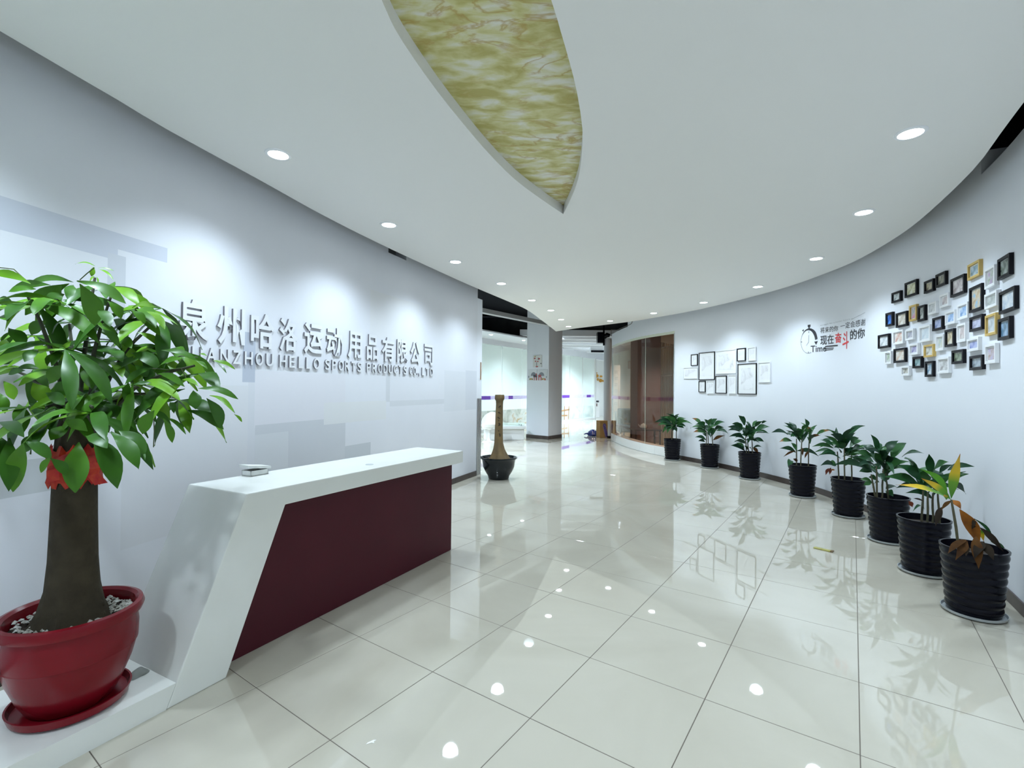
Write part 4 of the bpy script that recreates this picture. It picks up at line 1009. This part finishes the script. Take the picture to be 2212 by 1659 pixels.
for i in range(seg):
    a = 2 * math.pi * i / seg
    for r, z in prof:
        k = 1 + (0.16 * math.sin(a * 4 + .5) + .08 * math.sin(a * 7)) * max(0, min(1, (0.6 - z) / 0.25)) + 0.03 * math.sin(a * 3 + z * 9)
        vs.append(S3(r * k * math.cos(a) + 0.006 * math.sin(z * 6), r * k * math.sin(a), z))
MB().add(vs, [(i * n + q, ((i + 1) % seg) * n + q, ((i + 1) % seg) * n + q + 1, i * n + q + 1) for i in range(seg) for q in range(n - 1)]).build('trunk', TB, stump, smooth=True)
MK = mat('carved dark mark', (0.03, 0.02, 0.012), 0.8)
def trunk_mark(pts, w_):
    q = [aty(1030 + x / 13.83, 840 + y / 13.83, sc2.y - 0.0675) for x, y in pts]; mb = MB(); s = Vector((w_, 0, 0)); u_ = Vector((0, 0, w_))
    for a, b_ in zip(q, q[1:]):
        d_ = (b_ - a).normalized(); o_ = Vector((-d_.z, 0, d_.x)) * (w_ / 2)
        mb.add([a - o_, a + o_, b_ + o_, b_ - o_, a - o_ + Vector((0, .006, 0)), a + o_ + Vector((0, .006, 0)), b_ + o_ + Vector((0, .006, 0)), b_ - o_ + Vector((0, .006, 0))], [(0,1,2,3),(4,5,6,7),(0,1,5,4),(1,2,6,5),(2,3,7,6),(3,0,4,7)])
    mb.build('carved_mark', MK, stump)
for pts in ([(650,555),(720,500)], [(640,720),(660,690),(700,740)], [(615,850),(655,855)], [(640,870),(690,880)], [(640,960),(660,940)], [(640,1030),(690,1030),(690,1090),(640,1100)], [(650,1065),(690,1065)], [(640,1340),(640,1420)], [(690,1340),(695,1420)], [(640,1380),(690,1380)], [(640,1420),(695,1420)], [(640,1345),(690,1345)], [(645,1240),(660,1270)]):
    trunk_mark(pts, 0.012)

# ------------------------------------------------------------------ square column with three prints
cA, cB, cC = [Vector((p.x, p.y)) for p in (atz(1137, 945), atz(1184, 949.5), atz(1213, 945))]
cD = cA + cC - cB
col_ = MB().prism([tuple(cA), tuple(cB), tuple(cC), tuple(cD)], 0.0, 3.95, lambda a, b, c: Vector((a, b, c))).build('wall_column', WHITE); struct(col_, 'square white column in the hall')
cm = (cA + cC) / 2
ex = lambda p, k: cm + (p - cm) * k
cbp = [ex(p, 1.02) for p in (cA, cB, cC, cD)]
cbb = MB().prism([tuple(p) for p in cbp], 0.0, 0.10, lambda a, b, c: Vector((a, b, c))).build('baseboard_column', BASEB); struct(cbb)
fd = (cB - cA).normalized(); fn_ = Vector((fd.y, -fd.x))
def CT(P):   # pixel onto the column's face
    d = ray(*P); nrm_ = fn_; t_ = cA.dot(nrm_) / (d.x * nrm_.x + d.y * nrm_.y); return CAM + d * t_
def print_on_column(x0, y0, x1, y1, label, blobs, bg):
    Pa = CT((x0, y0)); Pb = CT((x1, y1)); ctr = (Pa + Pb) / 2
    sa = (Vector((Pa.x, Pa.y)) - cA).dot(fd); sb = (Vector((Pb.x, Pb.y)) - cA).dot(fd)
    T = lambda s, z, d: Vector((cA.x + fd.x * s + fn_.x * d, cA.y + fd.y * s + fn_.y * d, z))
    t = thing('wall_print', ctr, label, 'print', 'small prints on the column')
    MB().prism([(sa, Pb.z), (sb, Pb.z), (sb, Pa.z), (sa, Pa.z)], 0.002, 0.014, T).build('panel', mat(f'print ground {x0}', bg, 0.6), t)
    for k, (bx0, bz0, rw, rh, cc, shape) in enumerate(blobs):
        s0_ = sa + (sb - sa) * bx0; z0_ = Pb.z + (Pa.z - Pb.z) * bz0; W_ = (sb - sa) * rw; H_ = (Pa.z - Pb.z) * rh
        if shape == 'e': pl = [(s0_ + W_ / 2 * math.cos(a * .4488), z0_ + H_ / 2 * math.sin(a * .4488)) for a in range(14)]
        elif shape == 'd': pl = [(s0_ + W_ / 2 * math.cos(a * .314), z0_ + H_ * math.sin(a * .314)) for a in range(11)]
        else: pl = [(s0_ - W_ / 2, z0_), (s0_ + W_ / 2, z0_), (s0_ + W_ / 2, z0_ + H_), (s0_ - W_ / 2, z0_ + H_)]
        MB().prism(pl, 0.0142, 0.0155 + 0.0006 * k, T).build('motif', mat(f'print ink {cc}', cc, 0.6), t)
RED_, DK_, GO_, GR_ = (0.42, 0.10, 0.10), (0.05, 0.05, 0.06), (0.55, 0.38, 0.12), (0.22, 0.24, 0.27)
print_on_column(1152, 768, 1171, 793, 'print of red blossom twigs in a vase, above the two elephant prints',
    [(.45,.05,.28,.12,RED_,'e'),(.42,.12,.05,.3,DK_,'r'),(.3,.5,.16,.12,RED_,'e'),(.55,.48,.18,.1,RED_,'e'),(.2,.75,.2,.12,RED_,'e'),(.7,.7,.2,.14,RED_,'e'),(.25,.9,.14,.1,GO_,'e'),(.6,.6,.05,.2,DK_,'r'),(.9,.3,.1,.1,DK_,'e')], (0.66, 0.66, 0.64))
print_on_column(1141.5, 798.5, 1160.5, 822, 'elephant-like print whose dark back meets its mirror twin, on the column',
    [(.62,.42,.62,.34,GR_,'d'),(.80,.30,.4,.22,DK_,'r'),(.70,.02,.08,.3,RED_,'r'),(.94,.02,.1,.3,RED_,'r'),(.93,.42,.1,.22,RED_,'r'),(.35,.14,.42,.14,GO_,'e'),(.22,.06,.06,.12,DK_,'r'),(.48,.06,.06,.12,DK_,'r'),(.08,.34,.1,.2,GR_,'e')], (0.66, 0.68, 0.70))
print_on_column(1163, 798.5, 1182.5, 822, 'elephant-like print with a red tail half, beside its mirror twin on the column',
    [(.38,.42,.6,.34,GR_,'d'),(.18,.30,.34,.22,RED_,'r'),(.08,.02,.1,.3,RED_,'r'),(.34,.02,.1,.3,RED_,'r'),(.6,.14,.42,.14,GO_,'e'),(.48,.06,.06,.12,DK_,'r'),(.78,.10,.14,.2,RED_,'e'),(.92,.32,.1,.12,GR_,'e')], (0.66, 0.68, 0.70))

# ------------------------------------------------------------------ curved glass front beside the picture wall
GTR = mat('pale green glass edge', (0.62, 0.66, 0.55), 0.3)
curb = strip(RW, uR_jamb, uR_end, 0.0, 0.20, 0.22, outward=True)
curb = curb.build('trim_2', WHITE); struct(curb, 'low white tiled kerb under the curved glass')
for k in range(6):   # kerb facing tiles
    ua = uR_jamb + (uR_end - uR_jamb) * k / 6; ub = uR_jamb + (uR_end - uR_jamb) * (k + 1) / 6
    strip(RW, ua + 0.004, ub - 0.004, 0.004, 0.196, 0.010, outward=False).build('kerb_tile', GLOSSW, curb)
win = thing('window_1', RW.at((uR_jamb + uR_end) / 2, 0.2, 0), None, None); struct(win, 'curved bronze glass front of the tea room')
BRZ = mat_glass('bronze tinted glass', (0.78, 0.70, 0.63), ior=1.42)
us_ = RW.hit(1393.8, 850)[0]
for ua, ub in ((uR_jamb + 0.03, us_ - 0.006), (us_ + 0.006, uR_end - 0.02)):
    strip(RW, ua, ub, 0.20, 2.70, 0.012, step=0.1).build('pane', BRZ, win, fix=True)
strip(RW, uR_jamb, uR_end, 2.70, 2.76, 0.05).build('head_rail', GTR, win)
strip(RW, uR_jamb, uR_jamb + 0.03, 0.20, 2.72, 0.05).build('side_rail', STEEL, win)
strip(RW, uR_end - 0.02, uR_end, 0.20, 2.72, 0.05).build('side_rail', STEEL, win)
strip(RW, us_ - 0.006, us_ + 0.006, 0.20, 2.70, 0.010).build('seam', GTR, win)

# tea room behind the glass
TEAW = mat('beige wall', (0.46, 0.42, 0.33), 0.8)
tw = MB().box((3.72, 17.6, 0), (7.4, 17.75, 3.2)).build('wall_tea_room', TEAW); struct(tw)
tf = MB().prism([(3.75, 10.9), (7.4, 10.9), (7.4, 17.6), (3.72, 17.6), (3.3, 15.2), (3.25, 12.6)], 3.0, 3.1, lambda a, b, c: Vector((a, b, c))).build('ceiling_tea_room', mat('dim ceiling', (0.30, 0.28, 0.26), 0.8)); struct(tf)
ts = MB().box((7.25, 10.0, 0), (7.4, 17.6, 3.1)).build('wall_tea_room_side', TEAW); struct(ts)
def px_box(x0, x1, Ya, Yb, z0, z1): return (aty(x0, 850, Ya).x, Ya, z0), (aty(x1, 850, Ya).x, Yb, z1)
bc = MB().box(*px_box(1377, 1427, 13.6, 14.4, 0, 3.0)).build('wall_pier', mat('brown panel', (0.17, 0.095, 0.085), 0.6, noise=(2, 0.5, (0.21, 0.125, 0.11)))); struct(bc, 'dark brown pier inside the tea room')
scr = thing('tube_screen', aty(1442, 900, 12.6), 'screen of slim upright metal tubes behind the glass', 'screen')
scr.location.z = 0
for k in range(8):
    P = aty(1428 + 3.6 * k, 850, 12.9 - 0.12 * k)
    MB().tube([(P.x, P.y, 0.0), (P.x, P.y, 2.75 - 0.02 * k)], 0.014, 10).build('tube', mat('bronze tube', (0.45, 0.36, 0.27), 0.3, metal=1.0), scr, smooth=True)
Pa, Pb = aty(1428, 850, 12.9), aty(1453.5, 850, 12.06)
for z in (1.85, 2.6): MB().tube([(Pa.x, Pa.y, z), (Pb.x, Pb.y, z)], 0.018, 8).build('cross_tube', mat('bronze tube', (0, 0, 0)), scr, smooth=True)
# clock-like small plaque on the beige wall
P = aty(1362, 788, 17.58)
tag(MB().box((P.x - 0.09, 17.55, P.z - 0.14), (P.x + 0.09, 17.6, P.z + 0.14)).build('wall_plaque', mat('tan wood', (0.3, 0.2, 0.1)), bevel=0.01), 'small tan plaque on the beige tea room wall', 'plaque')
P = aty(1331, 852, 16.2)
sgn = thing('hanging_sign', (P.x, P.y, 0), 'tall narrow white sign with a column of characters behind the glass', 'sign')
MB().box((P.x - 0.13, 16.2, 0.75), (P.x + 0.13, 16.24, 2.3)).build('board', FRW, sgn)
for k in range(6):          # a column of characters too far off to read
    z = 2.12 - 0.21 * k; mb = MB()
    for q in range(4):
        if q < 2: mb.box((P.x - .06, 16.196, z - .03 - .06 * q), (P.x + .05, 16.2, z - .018 - .06 * q))
        else: mb.box((P.x - .04 + .06 * (q - 2), 16.196, z - .12), (P.x - .028 + .06 * (q - 2), 16.2, z))
    mb.build('character', DECALL, sgn)
MB().box((P.x - 0.03, 16.25, 0.0), (P.x + 0.03, 16.29, 0.76)).build('post', STEEL, sgn)
# armchair and low table
P = aty(1362, 930, 14.9); ac = thing('armchair', (P.x, P.y, 0), 'dark brown tub armchair behind the curved glass', 'chair')
LEA = mat('dark brown leather', (0.05, 0.028, 0.02), 0.5)
MB().box((P.x - .33, P.y - .3, 0.18), (P.x + .33, P.y + .3, 0.45)).build('seat', LEA, ac, bevel=0.05)
MB().box((P.x - .35, P.y + .18, 0.2), (P.x + .35, P.y + .34, 0.9)).build('backrest', LEA, ac, bevel=0.06)
for s in (-1, 1): MB().box((P.x + s * .33 - .06, P.y - .3, 0.18), (P.x + s * .33 + .06, P.y + .25, 0.62)).build('armrest', LEA, ac, bevel=0.04)
for sx in (-1, 1):
    for sy in (-1, 1): MB().tube([(P.x + sx * .27, P.y + sy * .24, 0), (P.x + sx * .25, P.y + sy * .22, 0.19)], 0.02, 8).build('leg', LEA, ac)
P = aty(1394, 935, 12.9); tt = thing('tea_table', (P.x, P.y, 0), 'low dark tea table behind the curved glass', 'table')
DW_ = mat('dark wood', (0.07, 0.035, 0.025), 0.35)
MB().box((P.x - .36, P.y - .28, 0.40), (P.x + .36, P.y + .28, 0.44)).build('table_top', DW_, tt, bevel=0.006)
for sx in (-1, 1):
    for sy in (-1, 1): MB().box((P.x + sx * .32 - .02, P.y + sy * .24 - .02, 0), (P.x + sx * .32 + .02, P.y + sy * .24 + .02, 0.40)).build('leg', DW_, tt)
pt_ = thing('teapot', (P.x - .05, P.y, 0.44), 'small pale teapot on the tea table', 'teapot')
MB().lathe([(0.05, 0), (0.085, 0.03), (0.09, 0.07), (0.06, 0.12), (0.03, 0.13), (0.012, 0.15), (0.0005, 0.155)], (P.x - .05, P.y, 0.441), seg=20).build('body', GLOSSW, pt_, smooth=True)
MB().tube([(P.x - .13, P.y, 0.48), (P.x - .17, P.y, 0.53), (P.x - .185, P.y, 0.56)], [0.016, 0.012, 0.009], 8).build('spout', GLOSSW, pt_, smooth=True)
for x, y in ((4.4, 12.3), (4.2, 15.6), (5.6, 14.0)): downlight(x, y, 3.0, 'round recessed downlight in the tea room ceiling', 'downlights in the tea room', 165, col=(1.0, 0.80, 0.60))

# ------------------------------------------------------------------ white pillar, boxy speaker and wire at its head
pp = aty(1312, 950, 15.25)
pil = MB().lathe([(0.128, 0.0), (0.128, 2.72), (0.120, 2.74), (0.120, 3.0), (0.105, 3.08), (0.0005, 3.1)], (pp.x, pp.y, 0), seg=32).build('wall_pillar', WHITE, smooth=True); struct(pil, 'round white pillar at the end of the curved glass')
spk = thing('wall_speaker', (pp.x - 0.19, pp.y - 0.05, 2.95), 'black box speaker on a bracket at the head of the white pillar', 'speaker')
x_, y_ = pp.x - 0.19, pp.y - 0.05
MB().box((x_ - .17, y_ - .12, 2.93), (x_ + .02, y_ + .12, 3.27)).build('cabinet', BLKPL, spk, bevel=0.01)
MB().box((x_ + .02, y_ - .03, 2.86), (x_ + .065, y_ + .03, 3.6)).build('bracket', BLKPL, spk)
MB().tube([(x_ + .06, y_ - .04, 3.13), (x_ + .13, y_ - .12, 3.18), (x_ + .21, y_ - .13, 3.16)], [0.07, 0.075, 0.05], 12).build('horn', BLKPL, spk, smooth=True)
cb = [(1321,722),(1321,712),(1334,713),(1347,707),(1358,703),(1365,699),(1367,693.5)]
ctrl = []
for q in cb:
    u, z = RW.hit(*q); ctrl.append(RW.at(u, z, 0.012))
tag(MB().tube(ctrl, 0.008, 6).build('cable', mat('grey brown cable', (0.12, 0.10, 0.09), 0.6), smooth=True), 'thin dark cable running over the lintel of the glass', 'cable')

# water carton, blue bag, slim white stand at the pillar's foot
f0 = atz(1302, 946); ctn = thing('water_carton', (f0.x, f0.y + 0.12, 0), 'brown cardboard carton with blue lettering by the white pillar', 'carton')
CARD = mat('brown cardboard', (0.42, 0.25, 0.09), 0.8, noise=(9, 0.4, (0.36, 0.21, 0.075)))
ang = math.radians(18); cc_, ss_ = math.cos(ang), math.sin(ang)
def QT(p): return Vector((f0.x + p.x * cc_ - p.y * ss_, f0.y + 0.02 + p.x * ss_ + p.y * cc_, p.z))
MB().box((-0.09, 0, 0), (0.17, 0.24, 0.52), QT).build('body', CARD, ctn, bevel=0.003)
MB().box((-0.0915, -0.0015, 0.44), (0.1715, 0.2415, 0.455), QT).build('tape', mat('packing tape', (0.36, 0.21, 0.08), 0.3), ctn)
BLUEINK = mat('blue ink', (0.035, 0.03, 0.20), 0.6)
MB().add([QT(Vector(p)) for p in ((0.03,-0.002,0.45),(0.10,-0.002,0.42),(0.168,-0.002,0.10),(0.168,-0.002,0.01),(0.09,-0.002,0.02),(0.0,-0.002,0.36))], [(0,1,2,3,4,5)]).build('print_field', mat('violet print', (0.22, 0.17, 0.36), 0.6), ctn, fix=False)
def gt(s, z, d):   # text runs down the side of the carton
    a = math.radians(-72); return QT(Vector((0.045 + s * math.cos(a) - z * math.sin(a) * 1.0, -0.004, 0.43 + s * math.sin(a) + z * math.cos(a))))
place_text('Ganten', gt, 0.0, 0.40, -0.045, 0.055, bold=0.015).build('lettering', BLUEINK, ctn, fix=False)
f1 = atz(1281, 942)
BAG = mat('blue plastic film', (0.012, 0.02, 0.16), 0.25, noise=(9, 0.4, (0.03, 0.06, 0.30)))
mb = MB(); vs = []
for i in range(24):
    a = 2 * math.pi * i / 24
    for r, z in ((0.15, 0.0), (0.16, 0.05), (0.12, 0.13), (0.07, 0.18), (0.0005, 0.2)):
        k = 1 + 0.22 * math.sin(a * 4 + z * 30) + 0.08 * math.sin(a * 9); vs.append(Vector((f1.x + 0.02 + r * k * math.cos(a), f1.y + 0.16 + r * k * math.sin(a), z + 0.001)))
mb.add(vs, [(i * 5 + q, ((i + 1) % 24) * 5 + q, ((i + 1) % 24) * 5 + q + 1, i * 5 + q + 1) for i in range(24) for q in range(4)])
bag = thing('plastic_bag', (f1.x, f1.y + .16, 0), 'crumpled dark blue plastic bag beside the carton', 'bag')
mb.build('bag_body', BAG, bag, smooth=True)
MB().tube([(f1.x - .10, f1.y + .12, .06), (f1.x - .2, f1.y + .1, .07), (f1.x - .27, f1.y + .1, .045)], [0.03, 0.022, 0.014], 8).build('bag_handle', BAG, bag, smooth=True)
f2 = atz(1316, 947); stn = thing('slim_stand', (f2.x, f2.y + .06, 0), 'slim white post with a black foot by the glass front', 'stand')
MB().box((f2.x - .05, f2.y, 0), (f2.x + .05, f2.y + .12, 0.07)).build('foot', BLKPL, stn, bevel=0.01)
MB().box((f2.x - .035, f2.y + .04, 0.07), (f2.x + .035, f2.y + .08, 0.52)).build('post', GLOSSW, stn, bevel=0.006)

# ------------------------------------------------------------------ glass partition of the far office
pA, pB = Vector((-3.4, 12.94)), Vector((4.17, 24.6)); pd = (pB - pA).normalized(); pn = Vector((pd.y, -pd.x)); PLn = (pB - pA).length
def PT(s, z, d): q = pA + pd * s + pn * d; return Vector((q.x, q.y, z))
par = thing('wall_partition', (pA.x, pA.y, 0), None, None); struct(par, 'white framed glass partition of the far office with a purple band')
FROST = mat_glass('lightly frosted glass', (0.93, 0.97, 0.95), haze=0.45, haze_col=(0.90, 0.95, 0.93), ior=1.35)
n_p = 10
for k in range(n_p):
    s0, s1 = PLn * k / n_p + 0.02, PLn * (k + 1) / n_p - 0.02
    MB().prism([(s0, 0.06), (s1, 0.06), (s1, 3.02), (s0, 3.02)], -0.006, 0.006, PT).build('pane', FROST, par)
    if k % 3 == 0: MB().prism([(s0 - 0.045, 0.0), (s0 + 0.005, 0.0), (s0 + 0.005, 3.05), (s0 - 0.045, 3.05)], -0.02, 0.02, PT).build('post', GLOSSW, par)
MB().prism([(0, 0), (PLn, 0), (PLn, 0.06), (0, 0.06)], -0.03, 0.03, PT).build('bottom_rail', GLOSSW, par)
MB().prism([(PLn, 0), (PLn + 0.16, 0), (PLn + 0.16, 3.05), (PLn, 3.05)], -0.06, 0.06, PT).build('post', GLOSSW, par)
MB().prism([(-0.5, 3.02), (PLn + 3.5, 3.02), (PLn + 3.5, 3.5), (-0.5, 3.5)], -0.10, 0.05, PT).build('head_wall', WHITE, par)
MB().prism([(0, 1.085), (PLn, 1.085), (PLn, 1.215), (0, 1.215)], 0.0075, 0.0095, PT).build('band', LILAC, par)
for s, w_ in [(0.2, 1.3), (2.4, 1.0), (4.0, 0.85), (6.0, 0.3), (7.9, 0.6), (10.35, 0.75), (13.0, 0.5)]:
    MB().prism([(s, 1.085), (min(s + w_, PLn), 1.085), (min(s + w_, PLn), 1.215), (s, 1.215)], 0.0096, 0.0112, PT).build('band_block', PURPLE, par)
# printed film along the foot of the glass
FILM = mat_ramp('watercolour film', [(0.30, 0.33, 0.30), (0.62, 0.66, 0.58), (0.78, 0.82, 0.78), (0.60, 0.46, 0.25)], scale=2.2, rough=0.6, distortion=1.0, lo=0.3, hi=0.68)
FILM2 = mat_ramp('pale watercolour film', [(0.50, 0.62, 0.62), (0.72, 0.80, 0.76), (0.80, 0.85, 0.80)], scale=2.0, rough=0.6, distortion=0.8)
MB().prism([(3.9, 0.12), (7.6, 0.12), (7.6, 0.70), (3.9, 0.70)], 0.0075, 0.009, PT).build('film', FILM, par)
MB().prism([(11.3, 0.12), (13.8, 0.12), (13.8, 0.66), (11.3, 0.66)], 0.0075, 0.009, PT).build('film', FILM2, par)
for q in ([(10.15, 0.5), (11.1, 0.55)], [(10.6, 0.1), (10.6, 0.72)], [(11.0, 0.1), (11.05, 0.7)], [(10.2, 0.3), (10.9, 0.28)]):
    (sa, za), (sb, zb_) = q; w_ = 0.035
    dx, dz = (sb - sa), (zb_ - za); l = math.hypot(dx, dz); ox, oz = -dz / l * w_, dx / l * w_
    MB().prism([(sa - ox, za - oz), (sb - ox, zb_ - oz), (sb + ox, zb_ + oz), (sa + ox, za + oz)], 0.0092, 0.0105, PT).build('film_motif', mat('brown print', (0.45, 0.26, 0.13), 0.7), par)
# office behind
ow = MB().prism([(-2, -3.2), (PLn + 5, -3.2), (PLn + 5, -3.35), (-2, -3.35)], 0, 3.5, lambda s, d, z: PT(s, z, d)).build('wall_office', mat('office white', (0.86, 0.88, 0.88), 0.7)); struct(ow)
oc = MB().prism([(-2, -3.3), (PLn + 5, -3.3), (PLn + 5, 0), (-2, 0)], 3.4, 3.5, lambda s, d, z: PT(s, z, d)).build('ceiling_office', WHITE); struct(oc)
# corridor ceiling with white baffles
cc = MB().prism([(-3.0, 17.1), (7.5, 16.0), (7.5, 28.5), (5.5, 28.5)], 3.48, 3.55, lambda a, b, c: Vector((a, b, c))).build('ceiling_corridor', WHITE); struct(cc)
for k in range(8):
    Y = 16.3 + 1.05 * k
    sx0 = pA.x + (Y - pA.y) * pd.x / pd.y + 0.08
    xa = max(sx0, 0.25)
    MB().box((xa, Y, 3.27), (7.2, Y + 0.16, 3.478)).build('baffle', WHITE, cc)
wfar = MB().box((3.0, 27.2, 0), (9.0, 27.35, 3.5)).build('wall_far', mat('office white', (0.86, 0.88, 0.88), 0.7)); struct(wfar)
wcs = MB().box((7.5, 15.9, 0), (7.65, 27.2, 3.5)).build('wall_corridor', WHITE); struct(wcs)
# wall behind the left end that hides the void
wvl = MB().box((-9, 12.0, 0), (-3.4, 12.15, 3.9)).build('wall_side', WHITE); struct(wvl)
# lamps in the corridor and office
for x, y in ((1.6, 17.0), (2.9, 18.3), (4.4, 19.4), (3.4, 20.6), (5.2, 22.0)):
    downlight(x, y + 0.35, 3.478, 'round recessed downlight between the white corridor baffles', 'corridor downlights', BACK_W)
for s in (2.2, 5.2, 8.2, 11.2, 14.2):
    P = PT(s, 3.398, -1.4); downlight(P.x, P.y, 3.398, 'round recessed downlight in the office ceiling behind the glass', 'office downlights', BACK_W)
for s in (3.6, 5.6):
    P = PT(s, 3.36, 0.9); downlight(P.x, P.y, 3.2, 'round surface downlight in front of the glass partition', 'partition downlights', BACK_W * 0.22)
sp_ = MB().prism([(2.5, 0.05), (7.2, 0.05), (7.2, 1.3), (2.5, 1.3)], 3.2, 3.24, lambda s, d, z: PT(s, z, d)).build('ceiling_soffit', WHITE); struct(sp_)
for x, y in ((-2.2, 10.6), (-2.4, 12.6)):  # unseen fill lamps, added behind the lettered wall to brighten the column
    downlight(x, y, 3.30, 'unseen downlight added behind the lettered wall to brighten the column', 'added side passage fill lights', BACK_W * 1.8)
# black slot on the far ceiling edge
P = aty(1291, 759.5, 20.5)
tag(MB().box((P.x - 0.28, 20.45, P.z - 0.03), (P.x + 0.28, 20.5, P.z + 0.05)).build('linear_grille', BLKPL), 'black linear air slot under the far white beams', 'grille')
MB().box((P.x - 0.30, 20.5, P.z - 0.05), (P.x + 2.5, 20.62, 3.27)).build('baffle_drop', WHITE, cc)
# orange prints and cabinet in the far doorway
P = aty(1293, 815, 27.15)
butter = thing('wall_sticker', (P.x, P.y, P.z), 'orange leaf-shaped wall sticker on the far wall', 'sticker')
ORG = mat('orange print', (0.62, 0.30, 0.04), 0.6)
for dx, dz, rw, rh in ((-.16,.24,.2,.1),(-.1,.08,.22,.2),(.14,.05,.16,.12),(.12,-.18,.2,.2),(-.04,-.12,.1,.16),(.3,-.2,.2,.12)):
    pl = [(P.x + dx + rw / 2 * math.cos(a * .52), P.z + dz + rh / 2 * math.sin(a * .52)) for a in range(12)]
    MB().prism(pl, 27.17, 27.198, lambda a, b, c: Vector((a, c, b))).build('petal', ORG, butter)
P = aty(1290, 900, 25.4)
cab = thing('filing_cabinet', (P.x, 25.6, 0), 'pale cabinet with a brown label in the far doorway', 'cabinet')
MB().box((P.x - .28, 25.4, 0), (P.x + .12, 25.8, 0.80)).build('body', FRW, cab, bevel=0.01)
MB().box((P.x - .18, 25.385, 0.60), (P.x + .0, 25.4, 0.75)).build('label_plate', mat('brown plate', (0.18, 0.12, 0.11), 0.6), cab)
MB().box((P.x - .2, 25.38, 0.30), (P.x - .17, 25.4, 0.40)).build('handle', STEEL, cab)
pr = thing('desk_printer', (P.x - .06, 25.6, 0.80), 'dark grey printer on the far cabinet', 'printer')
MB().box((P.x - .22, 25.45, 0.80), (P.x + .1, 25.75, 0.90)).build('body', mat('dark grey plastic', (0.10, 0.10, 0.11), 0.5), pr, bevel=0.015)
MB().box((P.x - .16, 25.43, 0.835), (P.x + .04, 25.45, 0.85)).build('paper_slot', BLKPL, pr)

# ------------------------------------------------------------------ white lounge furniture in front of the partition
P = atz(1112, 951); ct = thing('coffee_table', (P.x, P.y + .3, 0), 'long low white table with a glass top behind the cut trunk', 'table')
a0 = math.radians(8); c8, s8 = math.cos(a0), math.sin(a0)
def KT(p): return Vector((P.x + p.x * c8 - p.y * s8, P.y + p.x * s8 + p.y * c8, p.z))
MB().box((-.85, 0.05, 0), (.28, .55, .32), KT).build('body', GLOSSW, ct, bevel=0.01)
MB().box((-.9, 0, .32), (.33, .6, .40), KT).build('table_top', GLOSSW, ct, bevel=0.008)
MB().box((-.88, .02, .45), (.31, .58, .462), KT).build('glass_top', mat_glass('clear greenish glass', (0.86, 0.95, 0.92)), ct)
for sx in (-.8, .2):
    for sy in (.1, .48): MB().lathe([(0.02, 0.4), (0.02, 0.45)], KT(Vector((sx, sy, 0))), seg=10).build('spacer', STEEL, ct)
P2 = atz(1056, 957); wc = thing('white_chair', (P2.x, P2.y + .25, 0), 'glossy white pedestal chair beside the low white table', 'chair')
cx_, cy_ = P2.x, P2.y + .25
MB().lathe([(0.20, 0.0), (0.20, 0.012), (0.06, 0.04), (0.035, 0.12), (0.035, 0.34), (0.10, 0.39), (0.0005, 0.39)], (cx_, cy_, 0), seg=28).build('pedestal', GLOSSW, wc, smooth=True)
vs = []; n = 7
for i in range(24):
    a = 2 * math.pi * i / 24; back = max(0, math.sin(a + .3))
    for r, z in ((0.0005, .40), (0.14, .40), (0.22, .43), (0.25, .50), (0.245, .50), (0.21, .445), (0.0005, .43)):
        vs.append(Vector((cx_ + r * math.cos(a), cy_ + r * math.sin(a), z + (0.32 * back ** 0.8 if r > .24 else 0.10 * back if r > .2 else 0))))
MB().add(vs, [(i * n + q, ((i + 1) % 24) * n + q, ((i + 1) % 24) * n + q + 1, i * n + q + 1) for i in range(24) for q in range(n - 1)]).build('shell_seat', GLOSSW, wc, smooth=True)

# ------------------------------------------------------------------ small things on the floor
P = atz(1778, 1188); d2 = (atz(1795, 1190) - atz(1760, 1182)).normalized(); d3 = Vector((-d2.y, d2.x, 0))
wrp = thing('snack_wrapper', (P.x, P.y, 0), 'small yellow green wrapper lying on the floor tiles', 'wrapper')
def WT(p): return Vector((P.x + d2.x * p.x + d3.x * p.y, P.y + d2.y * p.x + d3.y * p.y, p.z))
MB().box((-.075, -.022, 0.0005), (.062, .022, 0.010), WT).build('sleeve', mat('yellow green foil', (0.36, 0.33, 0.06), 0.3, noise=(20, 0.5, (0.45, 0.42, 0.14))), wrp, bevel=0.003)
MB().box((.062, -.024, 0.0005), (.082, .024, 0.013), WT).build('crimped_end', mat('brown foil', (0.16, 0.10, 0.04), 0.3), wrp, bevel=0.002)
P = atz(803, 1603)
mb = MB().add([(P.x + a, P.y + b_, 0.0008) for a, b_ in ((-.02,-.014),(0,-.004),(.012,-.006),(.008,.004),(.016,.012),(.004,.012),(-.006,.004),(-.016,-.004))], [tuple(range(8))])
tag(mb.build('paint_drip', mat('dry white paint', (0.85, 0.86, 0.86), 0.6), fix=False), 'small white paint drip on a floor tile', 'paint drip')
